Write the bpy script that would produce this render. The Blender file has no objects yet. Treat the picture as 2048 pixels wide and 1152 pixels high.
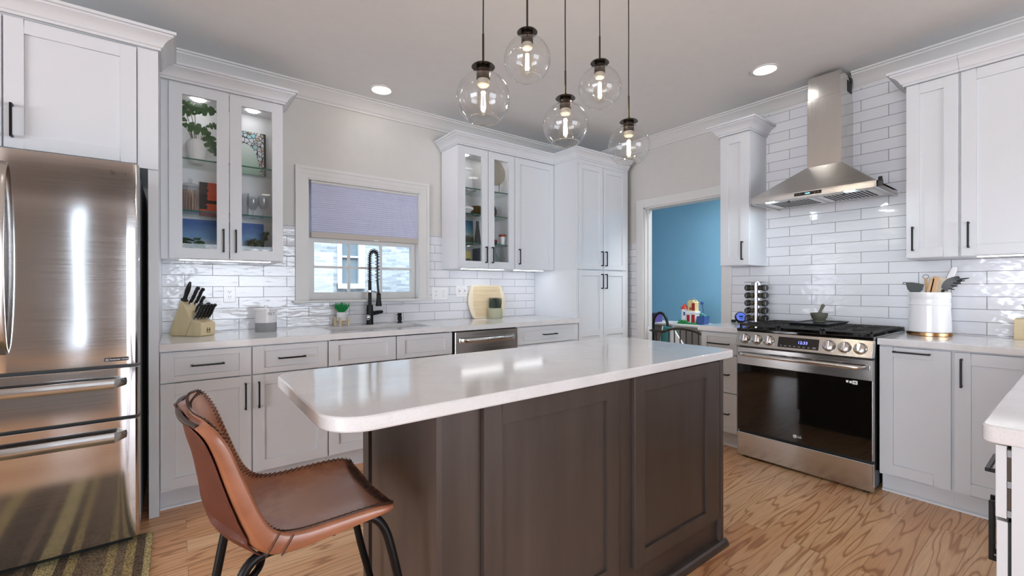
import bpy, bmesh, math, random
from mathutils import Vector, Matrix
random.seed(11)
S = bpy.context.scene
COL = S.collection
PI = math.pi
# ---------------------------------------------------------------- camera
cd = bpy.data.cameras.new('camera')
cd.sensor_width = 36.0
cd.lens = 887.26 / 2048 * 36.0
cd.clip_start = 0.02
cd.clip_end = 200
cam = bpy.data.objects.new('camera', cd)
COL.objects.link(cam)
yaw, pit, rol = 0.6487, -0.0017, -0.0014
F_ = Vector((math.sin(yaw) * math.cos(pit), math.cos(yaw) * math.cos(pit), math.sin(pit)))
r0 = Vector((math.cos(yaw), -math.sin(yaw), 0))
u0 = r0.cross(F_)
r_ = r0 * math.cos(rol) + u0 * math.sin(rol)
u_ = u0 * math.cos(rol) - r0 * math.sin(rol)
mw = Matrix((r_, u_, -F_)).transposed().to_4x4()
mw.translation = Vector((0, 0, 1.2163))
cam.matrix_world = mw
S.camera = cam
# ---------------------------------------------------------------- world, exposure
W = bpy.data.worlds.new('world')
S.world = W
W.use_nodes = True
wb = W.node_tree.nodes['Background']
sky = W.node_tree.nodes.new('ShaderNodeTexSky')
sky.sky_type = 'HOSEK_WILKIE'
sky.turbidity = 4.0
sky.sun_direction = (-0.3, -0.4, 0.86)
mixs = W.node_tree.nodes.new('ShaderNodeMix')
mixs.data_type = 'RGBA'
mixs.inputs[0].default_value = 0.75
mixs.inputs[7].default_value = (0.72, 0.86, 1.0, 1)
W.node_tree.links.new(sky.outputs[0], mixs.inputs[6])
W.node_tree.links.new(mixs.outputs[2], wb.inputs[0])
wb.inputs[1].default_value = 6.0
S.view_settings.view_transform = 'Standard'
S.view_settings.look = 'None'
S.view_settings.exposure = -0.06
S.view_settings.gamma = 1.0
S.view_settings.use_curve_mapping = False
cy = S.cycles
cy.use_denoising = True
cy.max_bounces = 10
cy.diffuse_bounces = 5
cy.glossy_bounces = 5
cy.transmission_bounces = 8
cy.transparent_max_bounces = 16
cy.caustics_reflective = False
cy.caustics_refractive = False
cy.sample_clamp_indirect = 6.0


def area(name, loc, rot, sx, sy, power, col=(1, 1, 1), parent=None, shape='RECTANGLE', spread=PI):
    d = bpy.data.lights.new(name, 'AREA')
    d.shape = shape
    d.size = sx
    d.size_y = sy
    d.energy = power
    d.color = col
    d.spread = spread
    o = bpy.data.objects.new(name, d)
    o.location = loc
    o.rotation_euler = rot
    if parent:
        o.parent = parent
    COL.objects.link(o)
    return o


# soft outdoor sun on the house next door
sd = bpy.data.lights.new('sun', 'SUN')
sd.energy = 4.5
sd.angle = 0.5
sd.color = (0.86, 0.94, 1.0)
so = bpy.data.objects.new('sun', sd)
so.rotation_euler = (math.radians(38), 0, 0)
COL.objects.link(so)
# added fill lamps at unseen wall openings; the narrow one stripes the fridge
DAY = (0.85, 0.90, 1.0)
area('opening_fill_light', (1.9, -6.06, 1.15), (PI / 2, 0, 0), 3.6, 2.2, 165, DAY)
area('opening_fill_light', (-1.40, -6.06, 1.4), (PI / 2, 0, 0), 0.24, 2.6, 2.6, DAY)
area('opening_fill_light', (-7.56, -1.2, 1.15), (0, -PI / 2, 0), 2.2, 4.6, 455, DAY)


# ---------------------------------------------------------------- materials


def lin(c):
    return tuple(((v / 255) / 12.92 if v / 255 <= 0.04045 else ((v / 255 + 0.055) / 1.055) ** 2.4) for v in c) + (1,)


class NT:
    def __init__(s, name):
        s.m = bpy.data.materials.new(name)
        s.m.use_nodes = True
        s.t = s.m.node_tree
        s.b = s.t.nodes['Principled BSDF']
        s.out = s.t.nodes['Material Output']
        s.co = None

    def n(s, typ, **kw):
        o = s.t.nodes.new('ShaderNode' + typ)
        for k, v in kw.items():
            setattr(o, k, v)
        return o

    def l(s, a, b):
        s.t.links.new(a, b)

    def obj(s):
        if not s.co:
            s.co = s.n('TexCoord').outputs['Object']
        return s.co

    def mp(s, scale=(1, 1, 1), loc=(0, 0, 0), vec=None):
        m = s.n('Mapping')
        m.inputs['Scale'].default_value = scale
        m.inputs['Location'].default_value = loc
        s.l(vec or s.obj(), m.inputs[0])
        return m.outputs[0]

    def noise(s, scale=5, detail=3, vec=None, rough=0.5, dist=0):
        o = s.n('TexNoise')
        o.inputs['Scale'].default_value = scale
        o.inputs['Detail'].default_value = detail
        o.inputs['Roughness'].default_value = rough
        o.inputs['Distortion'].default_value = dist
        s.l(vec or s.obj(), o.inputs['Vector'])
        return o.outputs['Fac']

    def ramp(s, fac, stops, interp='LINEAR'):
        o = s.n('ValToRGB')
        e = o.color_ramp
        e.interpolation = interp
        while len(e.elements) < len(stops):
            e.elements.new(0.5)
        for el, (p, c) in zip(e.elements, stops):
            el.position = p
            el.color = c if len(c) == 4 else lin(c)
        s.l(fac, o.inputs[0])
        return o.outputs[0]

    def mix(s, fac, a, b, blend='MIX'):
        o = s.n('Mix', data_type='RGBA', blend_type=blend)
        for v, i in ((fac, 0), (a, 6), (b, 7)):
            if isinstance(v, (int, float)):
                o.inputs[i].default_value = v
            elif isinstance(v, tuple):
                o.inputs[i].default_value = v
            else:
                s.l(v, o.inputs[i])
        return o.outputs[2]

    def math(s, op, a, b=0.0, c=None):
        o = s.n('Math', operation=op)
        for i, v in enumerate((a, b) if c is None else (a, b, c)):
            if isinstance(v, (int, float)):
                o.inputs[i].default_value = v
            else:
                s.l(v, o.inputs[i])
        return o.outputs[0]

    def bump(s, h, strength=0.2, dist=0.01):
        o = s.n('Bump')
        o.inputs['Strength'].default_value = strength
        o.inputs['Distance'].default_value = dist
        s.l(h, o.inputs['Height'])
        s.l(o.outputs[0], s.b.inputs['Normal'])

    def set(s, **kw):
        for k, v in kw.items():
            i = s.b.inputs[k.replace('_', ' ')]
            if hasattr(v, 'is_linked') or hasattr(v, 'links'):
                s.l(v, i)
            else:
                i.default_value = v
        return s


def pm(name, col, rough=0.5, metal=0.0, var=0.06, vs=12, bump=0.0, bs=60, **kw):
    """plain painted / plastic / metal surface with a slight procedural mottling"""
    k = NT(name)
    c = lin(col)
    f = k.noise(vs, 3)
    dk = tuple(v * (1 - var) for v in c[:3]) + (1,)
    k.l(k.mix(f, dk, c), k.b.inputs['Base Color'])
    k.set(Roughness=rough, Metallic=metal)
    if bump:
        k.bump(k.noise(bs, 4), bump, 0.004)
    for a, v in kw.items():
        k.b.inputs[a.replace('_', ' ')].default_value = v
    return k.m


def emis(name, col, strength):
    k = NT(name)
    k.l(k.mix(k.noise(30), lin(col), lin(col)), k.b.inputs['Base Color'])
    k.set(Emission_Color=lin(col), Emission_Strength=strength, Roughness=0.4)
    return k.m


def glassm(name, tint=(1, 1, 1, 1), gl=1.0, f0=4.0, rough=0.0):
    """thin clear glass: mostly see-through, mirror-like at grazing angles"""
    k = NT(name)
    k.t.nodes.remove(k.b)
    tr = k.n('BsdfTransparent')
    tr.inputs[0].default_value = tint
    gs = k.n('BsdfGlossy')
    gs.inputs['Roughness'].default_value = rough
    lw = k.n('LayerWeight')
    lw.inputs[0].default_value = 0.5
    mx = k.n('MixShader')
    k.l(k.math('MULTIPLY_ADD', k.math('POWER', lw.outputs['Facing'], f0), 0.55 * gl, 0.035 * gl), mx.inputs[0])
    k.l(tr.outputs[0], mx.inputs[1])
    k.l(gs.outputs[0], mx.inputs[2])
    k.l(mx.outputs[0], k.out.inputs[0])
    return k.m


def steel(name, axis='x', base=(0.60, 0.585, 0.565, 1), rough=0.2, wob=0.0, fine=0.05):
    k = NT(name)
    sc = {'x': (2, 220, 220), 'y': (220, 2, 220), 'z': (220, 220, 2)}[axis]
    g = k.noise(1, 3, k.mp(sc))
    k.l(k.ramp(g, [(0.3, tuple(v * 0.93 for v in base[:3]) + (1,)), (0.7, base)]), k.b.inputs['Base Color'])
    k.set(Metallic=1.0)
    k.l(k.math('MULTIPLY_ADD', g, fine * 2, rough - fine), k.b.inputs['Roughness'])
    if wob:
        w = k.noise(1.0, 1, k.mp((5.0, 5.0, 1.2)))
        k.bump(w, wob, 0.03)
    return k.m


def tiles(name, ax, origin, bw, rh, z0):
    k = NT(name)
    sp = k.n('SeparateXYZ')
    k.l(k.obj(), sp.inputs[0])
    cb = k.n('CombineXYZ')
    k.l(k.math('SUBTRACT', sp.outputs[ax], origin), cb.inputs[0])
    k.l(k.math('SUBTRACT', sp.outputs[2], z0 - 20 * rh), cb.inputs[1])
    b = k.n('TexBrick', offset=0.5, offset_frequency=2, squash=1.0)
    b.inputs['Scale'].default_value = 1.0
    b.inputs['Brick Width'].default_value = bw
    b.inputs['Row Height'].default_value = rh
    b.inputs['Mortar Size'].default_value = 0.0016
    b.inputs['Mortar Smooth'].default_value = 0.1
    b.inputs['Bias'].default_value = 0.0
    b.inputs['Color1'].default_value = lin((216, 217, 222))
    b.inputs['Color2'].default_value = lin((225, 226, 229))
    b.inputs['Mortar'].default_value = lin((112, 110, 112))
    k.l(cb.outputs[0], b.inputs[0])
    k.l(b.outputs[0], k.b.inputs['Base Color'])
    k.l(k.math('MULTIPLY_ADD', b.outputs[1], 0.6, 0.09), k.b.inputs['Roughness'])
    wv = k.noise(1.0, 2, k.mp((9, 9, 22)))
    # each tile is set at a slightly different tilt
    h = k.math('SUBTRACT', k.math('MULTIPLY', wv, 0.55), k.math('MULTIPLY', b.outputs[1], 0.25))
    k.bump(h, 0.5, 0.014)
    return k.m


MAT = {}
MAT['wall'] = pm('wall_paint', (209, 207, 203), 0.75, bump=0.04, bs=180)
MAT['taupe'] = pm('rear_wall_paint', (128, 120, 113), 0.75, bump=0.04, bs=180)
MAT['ceil'] = pm('ceiling_paint', (226, 228, 229), 0.8, bump=0.04, bs=150)
MAT['trim'] = pm('trim_paint', (218, 217, 215), 0.4)
MAT['blue'] = pm('blue_paint', (122, 172, 200), 0.7, bump=0.03, bs=150)
MAT['cab'] = pm('cabinet_white', (215, 218, 222), 0.32, var=0.03)
MAT['cabin'] = pm('cabinet_interior', (232, 233, 236), 0.45, var=0.03)
MAT['black'] = pm('black_metal', (24, 23, 23), 0.38, 0.6)
MAT['blackp'] = pm('black_plastic', (20, 20, 20), 0.35)
MAT['dark'] = pm('dark_gap', (10, 10, 10), 0.6)
MAT['steelx'] = steel('steel_brushed_x', 'x', wob=0.10)
MAT['steely'] = steel('steel_brushed_y', 'y')
MAT['steelz'] = steel('steel_brushed_z', 'z')
MAT['fridge'] = steel('fridge_steel', 'x', base=(0.60, 0.59, 0.59, 1), rough=0.10, wob=0.05, fine=0.03)
MAT['hood'] = steel('hood_steel', 'y', base=(0.66, 0.64, 0.61, 1), rough=0.24)
MAT['chrome'] = pm('chrome', (225, 225, 228), 0.08, 1.0)
MAT['gunmetal'] = pm('pendant_gunmetal', (78, 70, 62), 0.28, 1.0)
MAT['bglass'] = pm('black_oven_glass', (9, 7, 6), 0.06, Coat_Weight=0.6)
MAT['iron'] = pm('cast_iron', (44, 43, 42), 0.5, 0.2, bump=0.2, bs=200)
MAT['white'] = pm('white_ceramic', (236, 236, 238), 0.2)
MAT['whitem'] = pm('white_matte', (228, 227, 225), 0.55)
MAT['grey'] = pm('grey_ceramic', (150, 152, 155), 0.5)
MAT['gold'] = pm('copper_gold', (196, 150, 104), 0.25, 1.0)
MAT['pane'] = glassm('clear_glass', (0.985, 0.99, 0.99, 1), 0.5)
MAT['globe'] = glassm('pendant_glass', (0.985, 0.985, 0.98, 1), 1.5, 3.0)
MAT['shelfg'] = glassm('shelf_glass', (0.94, 0.975, 0.96, 1), 0.7)
MAT['rimg'] = glassm('rim_glass', (0.9, 0.9, 0.9, 1), 6.0, 1.0)
MAT['shelfe'] = pm('shelf_glass_edge', (40, 92, 78), 0.15)
MAT['crystal'] = glassm('crystal_glass', (0.93, 0.94, 0.95, 1), 1.5, 2.5)
MAT['aqua'] = glassm('green_glass', (0.62, 0.74, 0.72, 1), 1.3, 3)
MAT['bulb'] = glassm('bulb_glass', (1.0, 0.98, 0.94, 1), 0.6)
MAT['led'] = emis('lamp_white', (255, 252, 248), 14)
MAT['strip'] = emis('strip_white', (250, 252, 255), 10)
MAT['cool'] = emis('hood_led', (190, 238, 255), 9)
MAT['filament'] = emis('filament', (255, 244, 220), 40)
MAT['digits'] = emis('clock_digits', (120, 130, 255), 3.0)
MAT['cyan'] = emis('hood_digits', (150, 235, 250), 2.5)
MAT['bluelcd'] = emis('timer_screen', (96, 120, 220), 0.7)
MAT['leaf'] = pm('leaf_green', (58, 98, 48), 0.4, var=0.4, vs=30)
MAT['leafl'] = pm('leaf_light', (128, 160, 96), 0.45, var=0.3, vs=30)
MAT['leafd'] = pm('leaf_dark', (44, 62, 44), 0.5, var=0.4, vs=40)
MAT['fake'] = pm('bright_green', (40, 170, 92), 0.5, var=0.3, vs=40)
MAT['stem'] = pm('stem_brown', (88, 86, 62), 0.6)
MAT['stone'] = pm('mortar_stone', (96, 98, 84), 0.6, var=0.35, vs=80, bump=0.2, bs=200)
MAT['cement'] = pm('cement_pot', (176, 176, 150), 0.7, var=0.15, vs=60, bump=0.1, bs=150)
MAT['tan'] = pm('beige_disc', (168, 160, 146), 0.5)
MAT['red'] = pm('toy_red', (168, 30, 36), 0.4)
MAT['yellow'] = pm('toy_yellow', (226, 208, 150), 0.5)
MAT['toygreen'] = pm('toy_green', (34, 130, 70), 0.5)
MAT['teal'] = pm('teal_fabric', (70, 150, 150), 0.7, var=0.5, vs=40)
MAT['bluep'] = pm('blue_plastic', (52, 84, 150), 0.5, var=0.3, vs=60)
MAT['purple'] = pm('purple_cover', (92, 70, 150), 0.5)
MAT['bronze'] = pm('gate_bronze', (62, 52, 46), 0.45, 0.6)
MAT['oldgold'] = pm('antique_gold', (134, 110, 60), 0.3, 0.9, var=0.4, vs=60)
MAT['brownd'] = pm('carved_dark', (66, 58, 48), 0.55, var=0.4, vs=60)
MAT['terra'] = pm('terracotta', (180, 84, 62), 0.6, var=0.3, vs=60)
MAT['cream'] = pm('cream_card', (214, 196, 120), 0.6)
MAT['print'] = pm('grey_print', (140, 140, 146), 0.6)
MAT['shade'] = pm('cell_shade', (202, 206, 228), 0.8)
MAT['slategrey'] = pm('slate_nylon', (70, 78, 78), 0.45)
MAT['charc'] = pm('charcoal_nylon', (34, 36, 40), 0.4)


def wood(name, cols, axis='x', scale=1.0, rough=0.5, bump=0.05):
    k = NT(name)
    st = {'x': (3, 40, 40), 'y': (40, 3, 40), 'z': (40, 40, 3)}[axis]
    f = k.noise(1, 5, k.mp(tuple(v * scale for v in st)), 0.6)
    k.l(k.ramp(f, [(0.25, cols[0]), (0.6, cols[1]), (0.85, cols[2])]), k.b.inputs['Base Color'])
    k.set(Roughness=rough)
    k.bump(f, bump, 0.003)
    return k.m


MAT['espresso'] = wood('espresso_wood', [(66, 57, 53), (76, 66, 61), (85, 73, 67)], 'z', 0.5, 0.3, 0.02)
MAT['bamboo'] = wood('bamboo', [(206, 184, 146), (222, 202, 166), (230, 212, 180)], 'x', 0.8, 0.5)
MAT['bambool'] = wood('bamboo_pale', [(226, 212, 184), (234, 222, 198), (238, 228, 206)], 'z', 0.8, 0.5)
MAT['beech'] = wood('block_wood', [(208, 190, 148), (220, 202, 162), (226, 210, 172)], 'z', 0.5, 0.5)
MAT['beechd'] = wood('spoon_wood', [(186, 148, 104), (206, 168, 124), (214, 180, 140)], 'z', 1.0, 0.5)
MAT['boxwood'] = wood('box_wood', [(196, 176, 140), (208, 190, 152), (218, 200, 166)], 'y', 0.6, 0.55)


def floor_mat():
    k = NT('oak_floor')
    sp = k.n('SeparateXYZ')
    k.l(k.obj(), sp.inputs[0])
    b = k.n('TexBrick', offset=0.37, offset_frequency=2)
    b.inputs['Scale'].default_value = 1.0
    b.inputs['Brick Width'].default_value = 1.15
    b.inputs['Row Height'].default_value = 0.127
    b.inputs['Mortar Size'].default_value = 0.0008
    b.inputs['Mortar Smooth'].default_value = 0.2
    b.inputs['Color1'].default_value = (0, 0, 0, 1)
    b.inputs['Color2'].default_value = (1, 1, 1, 1)
    b.inputs['Mortar'].default_value = (0.5, 0.5, 0.5, 1)
    k.l(k.mp((1, 1, 1), (10.31, 10.05, 0)), b.inputs[0])
    rnd = b.outputs[0]
    off = k.n('CombineXYZ')
    k.l(k.math('MULTIPLY', rnd, 37.0), off.inputs[0])
    k.l(k.math('MULTIPLY', rnd, 53.0), off.inputs[1])
    ad = k.n('VectorMath', operation='ADD')
    k.l(k.obj(), ad.inputs[0])
    k.l(off.outputs[0], ad.inputs[1])
    pv = ad.outputs[0]
    n1 = k.noise(1.0, 2, k.mp((0.75, 8.0, 1), vec=pv), 0.4)
    rings = k.math('SINE', k.math('MULTIPLY', n1, 78.0))
    fine = k.noise(1.0, 4, k.mp((5, 110, 1), vec=pv), 0.6)
    base = k.ramp(rnd, [(0.0, (222, 170, 124)), (0.35, (238, 192, 146)), (0.7, (246, 206, 162)), (1.0, (230, 178, 132))])
    ringm = k.ramp(rings, [(0.30, (255, 255, 255)), (0.80, (236, 220, 206)), (0.97, (184, 150, 126))])
    c = k.mix(0.7, base, ringm, 'MULTIPLY')
    c = k.mix(0.55, c, k.ramp(fine, [(0.3, (222, 204, 186)), (0.62, (255, 255, 255))]), 'MULTIPLY')
    c = k.mix(k.math('MULTIPLY', b.outputs[1], 0.75), c, lin((58, 36, 24)))
    k.l(c, k.b.inputs['Base Color'])
    k.l(k.math('MULTIPLY_ADD', fine, 0.16, 0.22), k.b.inputs['Roughness'])
    h = k.math('SUBTRACT', k.math('MULTIPLY', fine, 0.3), b.outputs[1])
    k.bump(h, 0.12, 0.003)
    return k.m


MAT['floor'] = floor_mat()


def quartz():
    k = NT('white_quartz')
    f = k.noise(6, 5, dist=1.0)
    g = k.noise(220, 2)
    c = k.ramp(f, [(0.3, (220, 220, 221)), (0.55, (228, 228, 229)), (0.8, (223, 222, 222))])
    c = k.mix(0.5, c, k.ramp(g, [(0.35, (242, 240, 238)), (0.5, (255, 255, 255))]), 'MULTIPLY')
    k.l(c, k.b.inputs['Base Color'])
    k.set(Roughness=0.10)
    return k.m


MAT['quartz'] = quartz()


def leather():
    k = NT('tan_leather')
    f = k.noise(7, 4, dist=0.4)
    g = k.noise(42, 4)
    sc = k.noise(1, 5, k.mp((5, 18, 8)), 0.7)
    c = k.ramp(f, [(0.25, (130, 76, 50)), (0.5, (156, 98, 68)), (0.75, (180, 122, 90))])
    c = k.mix(k.math('MULTIPLY', g, 0.25), c, lin((110, 58, 34)))
    c = k.mix(k.ramp(sc, [(0.70, (0, 0, 0)), (0.78, (90, 90, 90))]), c, lin((84, 44, 26)))
    # window sheen on the seat middle, painted into the leather as a paler patch
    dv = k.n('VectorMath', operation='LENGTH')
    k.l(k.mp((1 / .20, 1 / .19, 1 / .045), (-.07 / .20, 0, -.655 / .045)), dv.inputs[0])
    seat_sheen = k.ramp(k.math('ADD', dv.outputs['Value'], k.math('MULTIPLY', k.math('SUBTRACT', g, .5), .5)), [(0.55, (225, 225, 225)), (1.05, (0, 0, 0))])
    c = k.mix(k.math('MULTIPLY', seat_sheen, .75), c, lin((214, 172, 146)))
    k.l(c, k.b.inputs['Base Color'])
    k.set(Coat_Weight=0.6, Coat_Roughness=0.28)
    k.l(k.math('MULTIPLY_ADD', f, 0.12, 0.30), k.b.inputs['Roughness'])
    k.bump(k.noise(160, 4), 0.06, 0.003)
    return k.m


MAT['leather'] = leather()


def rugm():
    k = NT('striped_rug')
    sp = k.n('SeparateXYZ')
    k.l(k.obj(), sp.inputs[0])
    cb = k.n('CombineXYZ')
    k.l(k.math('MULTIPLY', sp.outputs[0], 24.0), cb.inputs[0])
    wn = k.n('TexWhiteNoise', noise_dimensions='1D')
    k.l(k.math('FLOOR', k.math('MULTIPLY', sp.outputs[0], 30.0)), wn.inputs['W'])
    c = k.ramp(wn.outputs[0], [(0.0, (110, 92, 70)), (0.3, (186, 164, 110)), (0.55, (140, 120, 94)), (0.75, (206, 188, 134)), (0.9, (128, 108, 84))], 'CONSTANT')
    g = k.noise(1, 2, k.mp((150, 150, 40)))
    c = k.mix(0.8, c, k.ramp(g, [(0.35, (96, 84, 72)), (0.6, (255, 255, 255))]), 'MULTIPLY')
    k.l(c, k.b.inputs['Base Color'])
    k.set(Roughness=0.95)
    k.bump(g, 0.6, 0.006)
    return k.m


MAT['rug'] = rugm()


def brickm():
    k = NT('outside_brick')
    sp = k.n('SeparateXYZ')
    k.l(k.obj(), sp.inputs[0])
    cb = k.n('CombineXYZ')
    k.l(sp.outputs[0], cb.inputs[0])
    k.l(sp.outputs[2], cb.inputs[1])
    b = k.n('TexBrick')
    b.inputs['Scale'].default_value = 1.0
    b.inputs['Brick Width'].default_value = 0.15
    b.inputs['Row Height'].default_value = 0.045
    b.inputs['Mortar Size'].default_value = 0.006
    b.inputs['Color1'].default_value = lin((158, 170, 182))
    b.inputs['Color2'].default_value = lin((204, 214, 224))
    b.inputs['Mortar'].default_value = lin((196, 196, 194))
    k.l(cb.outputs[0], b.inputs[0])
    n = k.noise(1, 4, k.mp((9, 9, 26)))
    c = k.mix(0.6, b.outputs[0], k.ramp(n, [(0.3, (196, 196, 198)), (0.6, (238, 238, 238))]), 'MULTIPLY')
    k.l(c, k.b.inputs['Base Color'])
    k.set(Roughness=0.9)
    k.bump(k.math('SUBTRACT', n, b.outputs[1]), 0.5, 0.02)
    return k.m


MAT['brick'] = brickm()


def picture(name, kind):
    """small canvases in the glass cabinets: plain generic designs, in local x (width) and z (height) from 0 to 1 metres"""
    k = NT(name)
    sp = k.n('SeparateXYZ')
    k.l(k.n('TexCoord').outputs['Generated'], sp.inputs[0])
    x, z = sp.outputs[0], sp.outputs[2]
    gv = k.n('TexCoord').outputs['Generated']
    if kind == 'beach':
        n = k.noise(5, 4, gv)
        zz = k.math('ADD', z, k.math('MULTIPLY', n, 0.22))
        c = k.ramp(zz, [(0.10, (96, 100, 90)), (0.42, (214, 216, 216)), (0.50, (176, 196, 214)), (0.62, (108, 158, 204)), (1.0, (38, 92, 164))])
        d = k.noise(14, 4, gv)
        c = k.mix(k.math('MULTIPLY', k.ramp(z, [(0.25, (255, 255, 255)), (0.5, (0, 0, 0))]), k.ramp(d, [(0.45, (0, 0, 0)), (0.55, (200, 200, 200))])), c, lin((120, 116, 104)))
    elif kind == 'sunset':
        n = k.noise(1, 4, k.mp((3, 1, 14), vec=gv))
        c = k.ramp(z, [(0.0, (196, 74, 44)), (0.5, (222, 92, 52)), (1.0, (198, 76, 48))])
        tx = k.math('MULTIPLY', k.math('LESS_THAN', k.math('ADD', x, k.math('MULTIPLY', n, -0.34)), 0.16), k.math('GREATER_THAN', z, 0.2))
        bar = k.math('MULTIPLY', k.math('LESS_THAN', k.math('ABSOLUTE', k.math('SUBTRACT', z, 0.42)), 0.05), k.math('LESS_THAN', x, 0.8))
        c = k.mix(k.math('MAXIMUM', tx, bar), c, lin((46, 30, 24)))
    elif kind == 'mosaic':
        v = k.n('TexVoronoi', feature='DISTANCE_TO_EDGE')
        v.inputs['Scale'].default_value = 8
        k.l(k.mp((1, 1, 1.5), vec=gv), v.inputs['Vector'])
        v2 = k.n('TexVoronoi')
        v2.inputs['Scale'].default_value = 8
        k.l(k.mp((1, 1, 1.5), vec=gv), v2.inputs['Vector'])
        cc = k.ramp(v2.outputs['Color'], [(0.1, (226, 226, 230)), (0.5, (206, 212, 216)), (0.68, (202, 152, 108)), (0.8, (158, 206, 214))])
        c = k.mix(k.math('LESS_THAN', v.outputs[0], 0.07), cc, lin((34, 38, 38)))
        dx = k.math('MULTIPLY', k.math('SUBTRACT', x, 0.34), 2.1)
        dz = k.math('MULTIPLY', z, 1.35)
        rr = k.math('ADD', k.math('MULTIPLY', dx, dx), k.math('MULTIPLY', dz, dz))
        c = k.mix(k.math('LESS_THAN', rr, 0.92), c, k.ramp(z, [(0.0, (150, 186, 156)), (0.6, (212, 222, 216))]))
        c = k.mix(k.math('GREATER_THAN', x, 0.93), c, lin((38, 44, 42)))
    else:
        n = k.noise(4, 4, gv)
        zz = k.math('ADD', z, k.math('MULTIPLY', n, 0.16))
        c = k.ramp(zz, [(0.15, (66, 62, 52)), (0.40, (98, 96, 78)), (0.48, (172, 188, 182)), (0.68, (106, 158, 186)), (1.0, (66, 112, 146))])
    k.l(c, k.b.inputs['Base Color'])
    k.set(Roughness=0.45)
    return k.m


for kd in ('beach', 'sunset', 'mosaic', 'landscape'):
    MAT[kd] = picture(kd + '_canvas', kd)

# ---------------------------------------------------------------- mesh helpers


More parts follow.
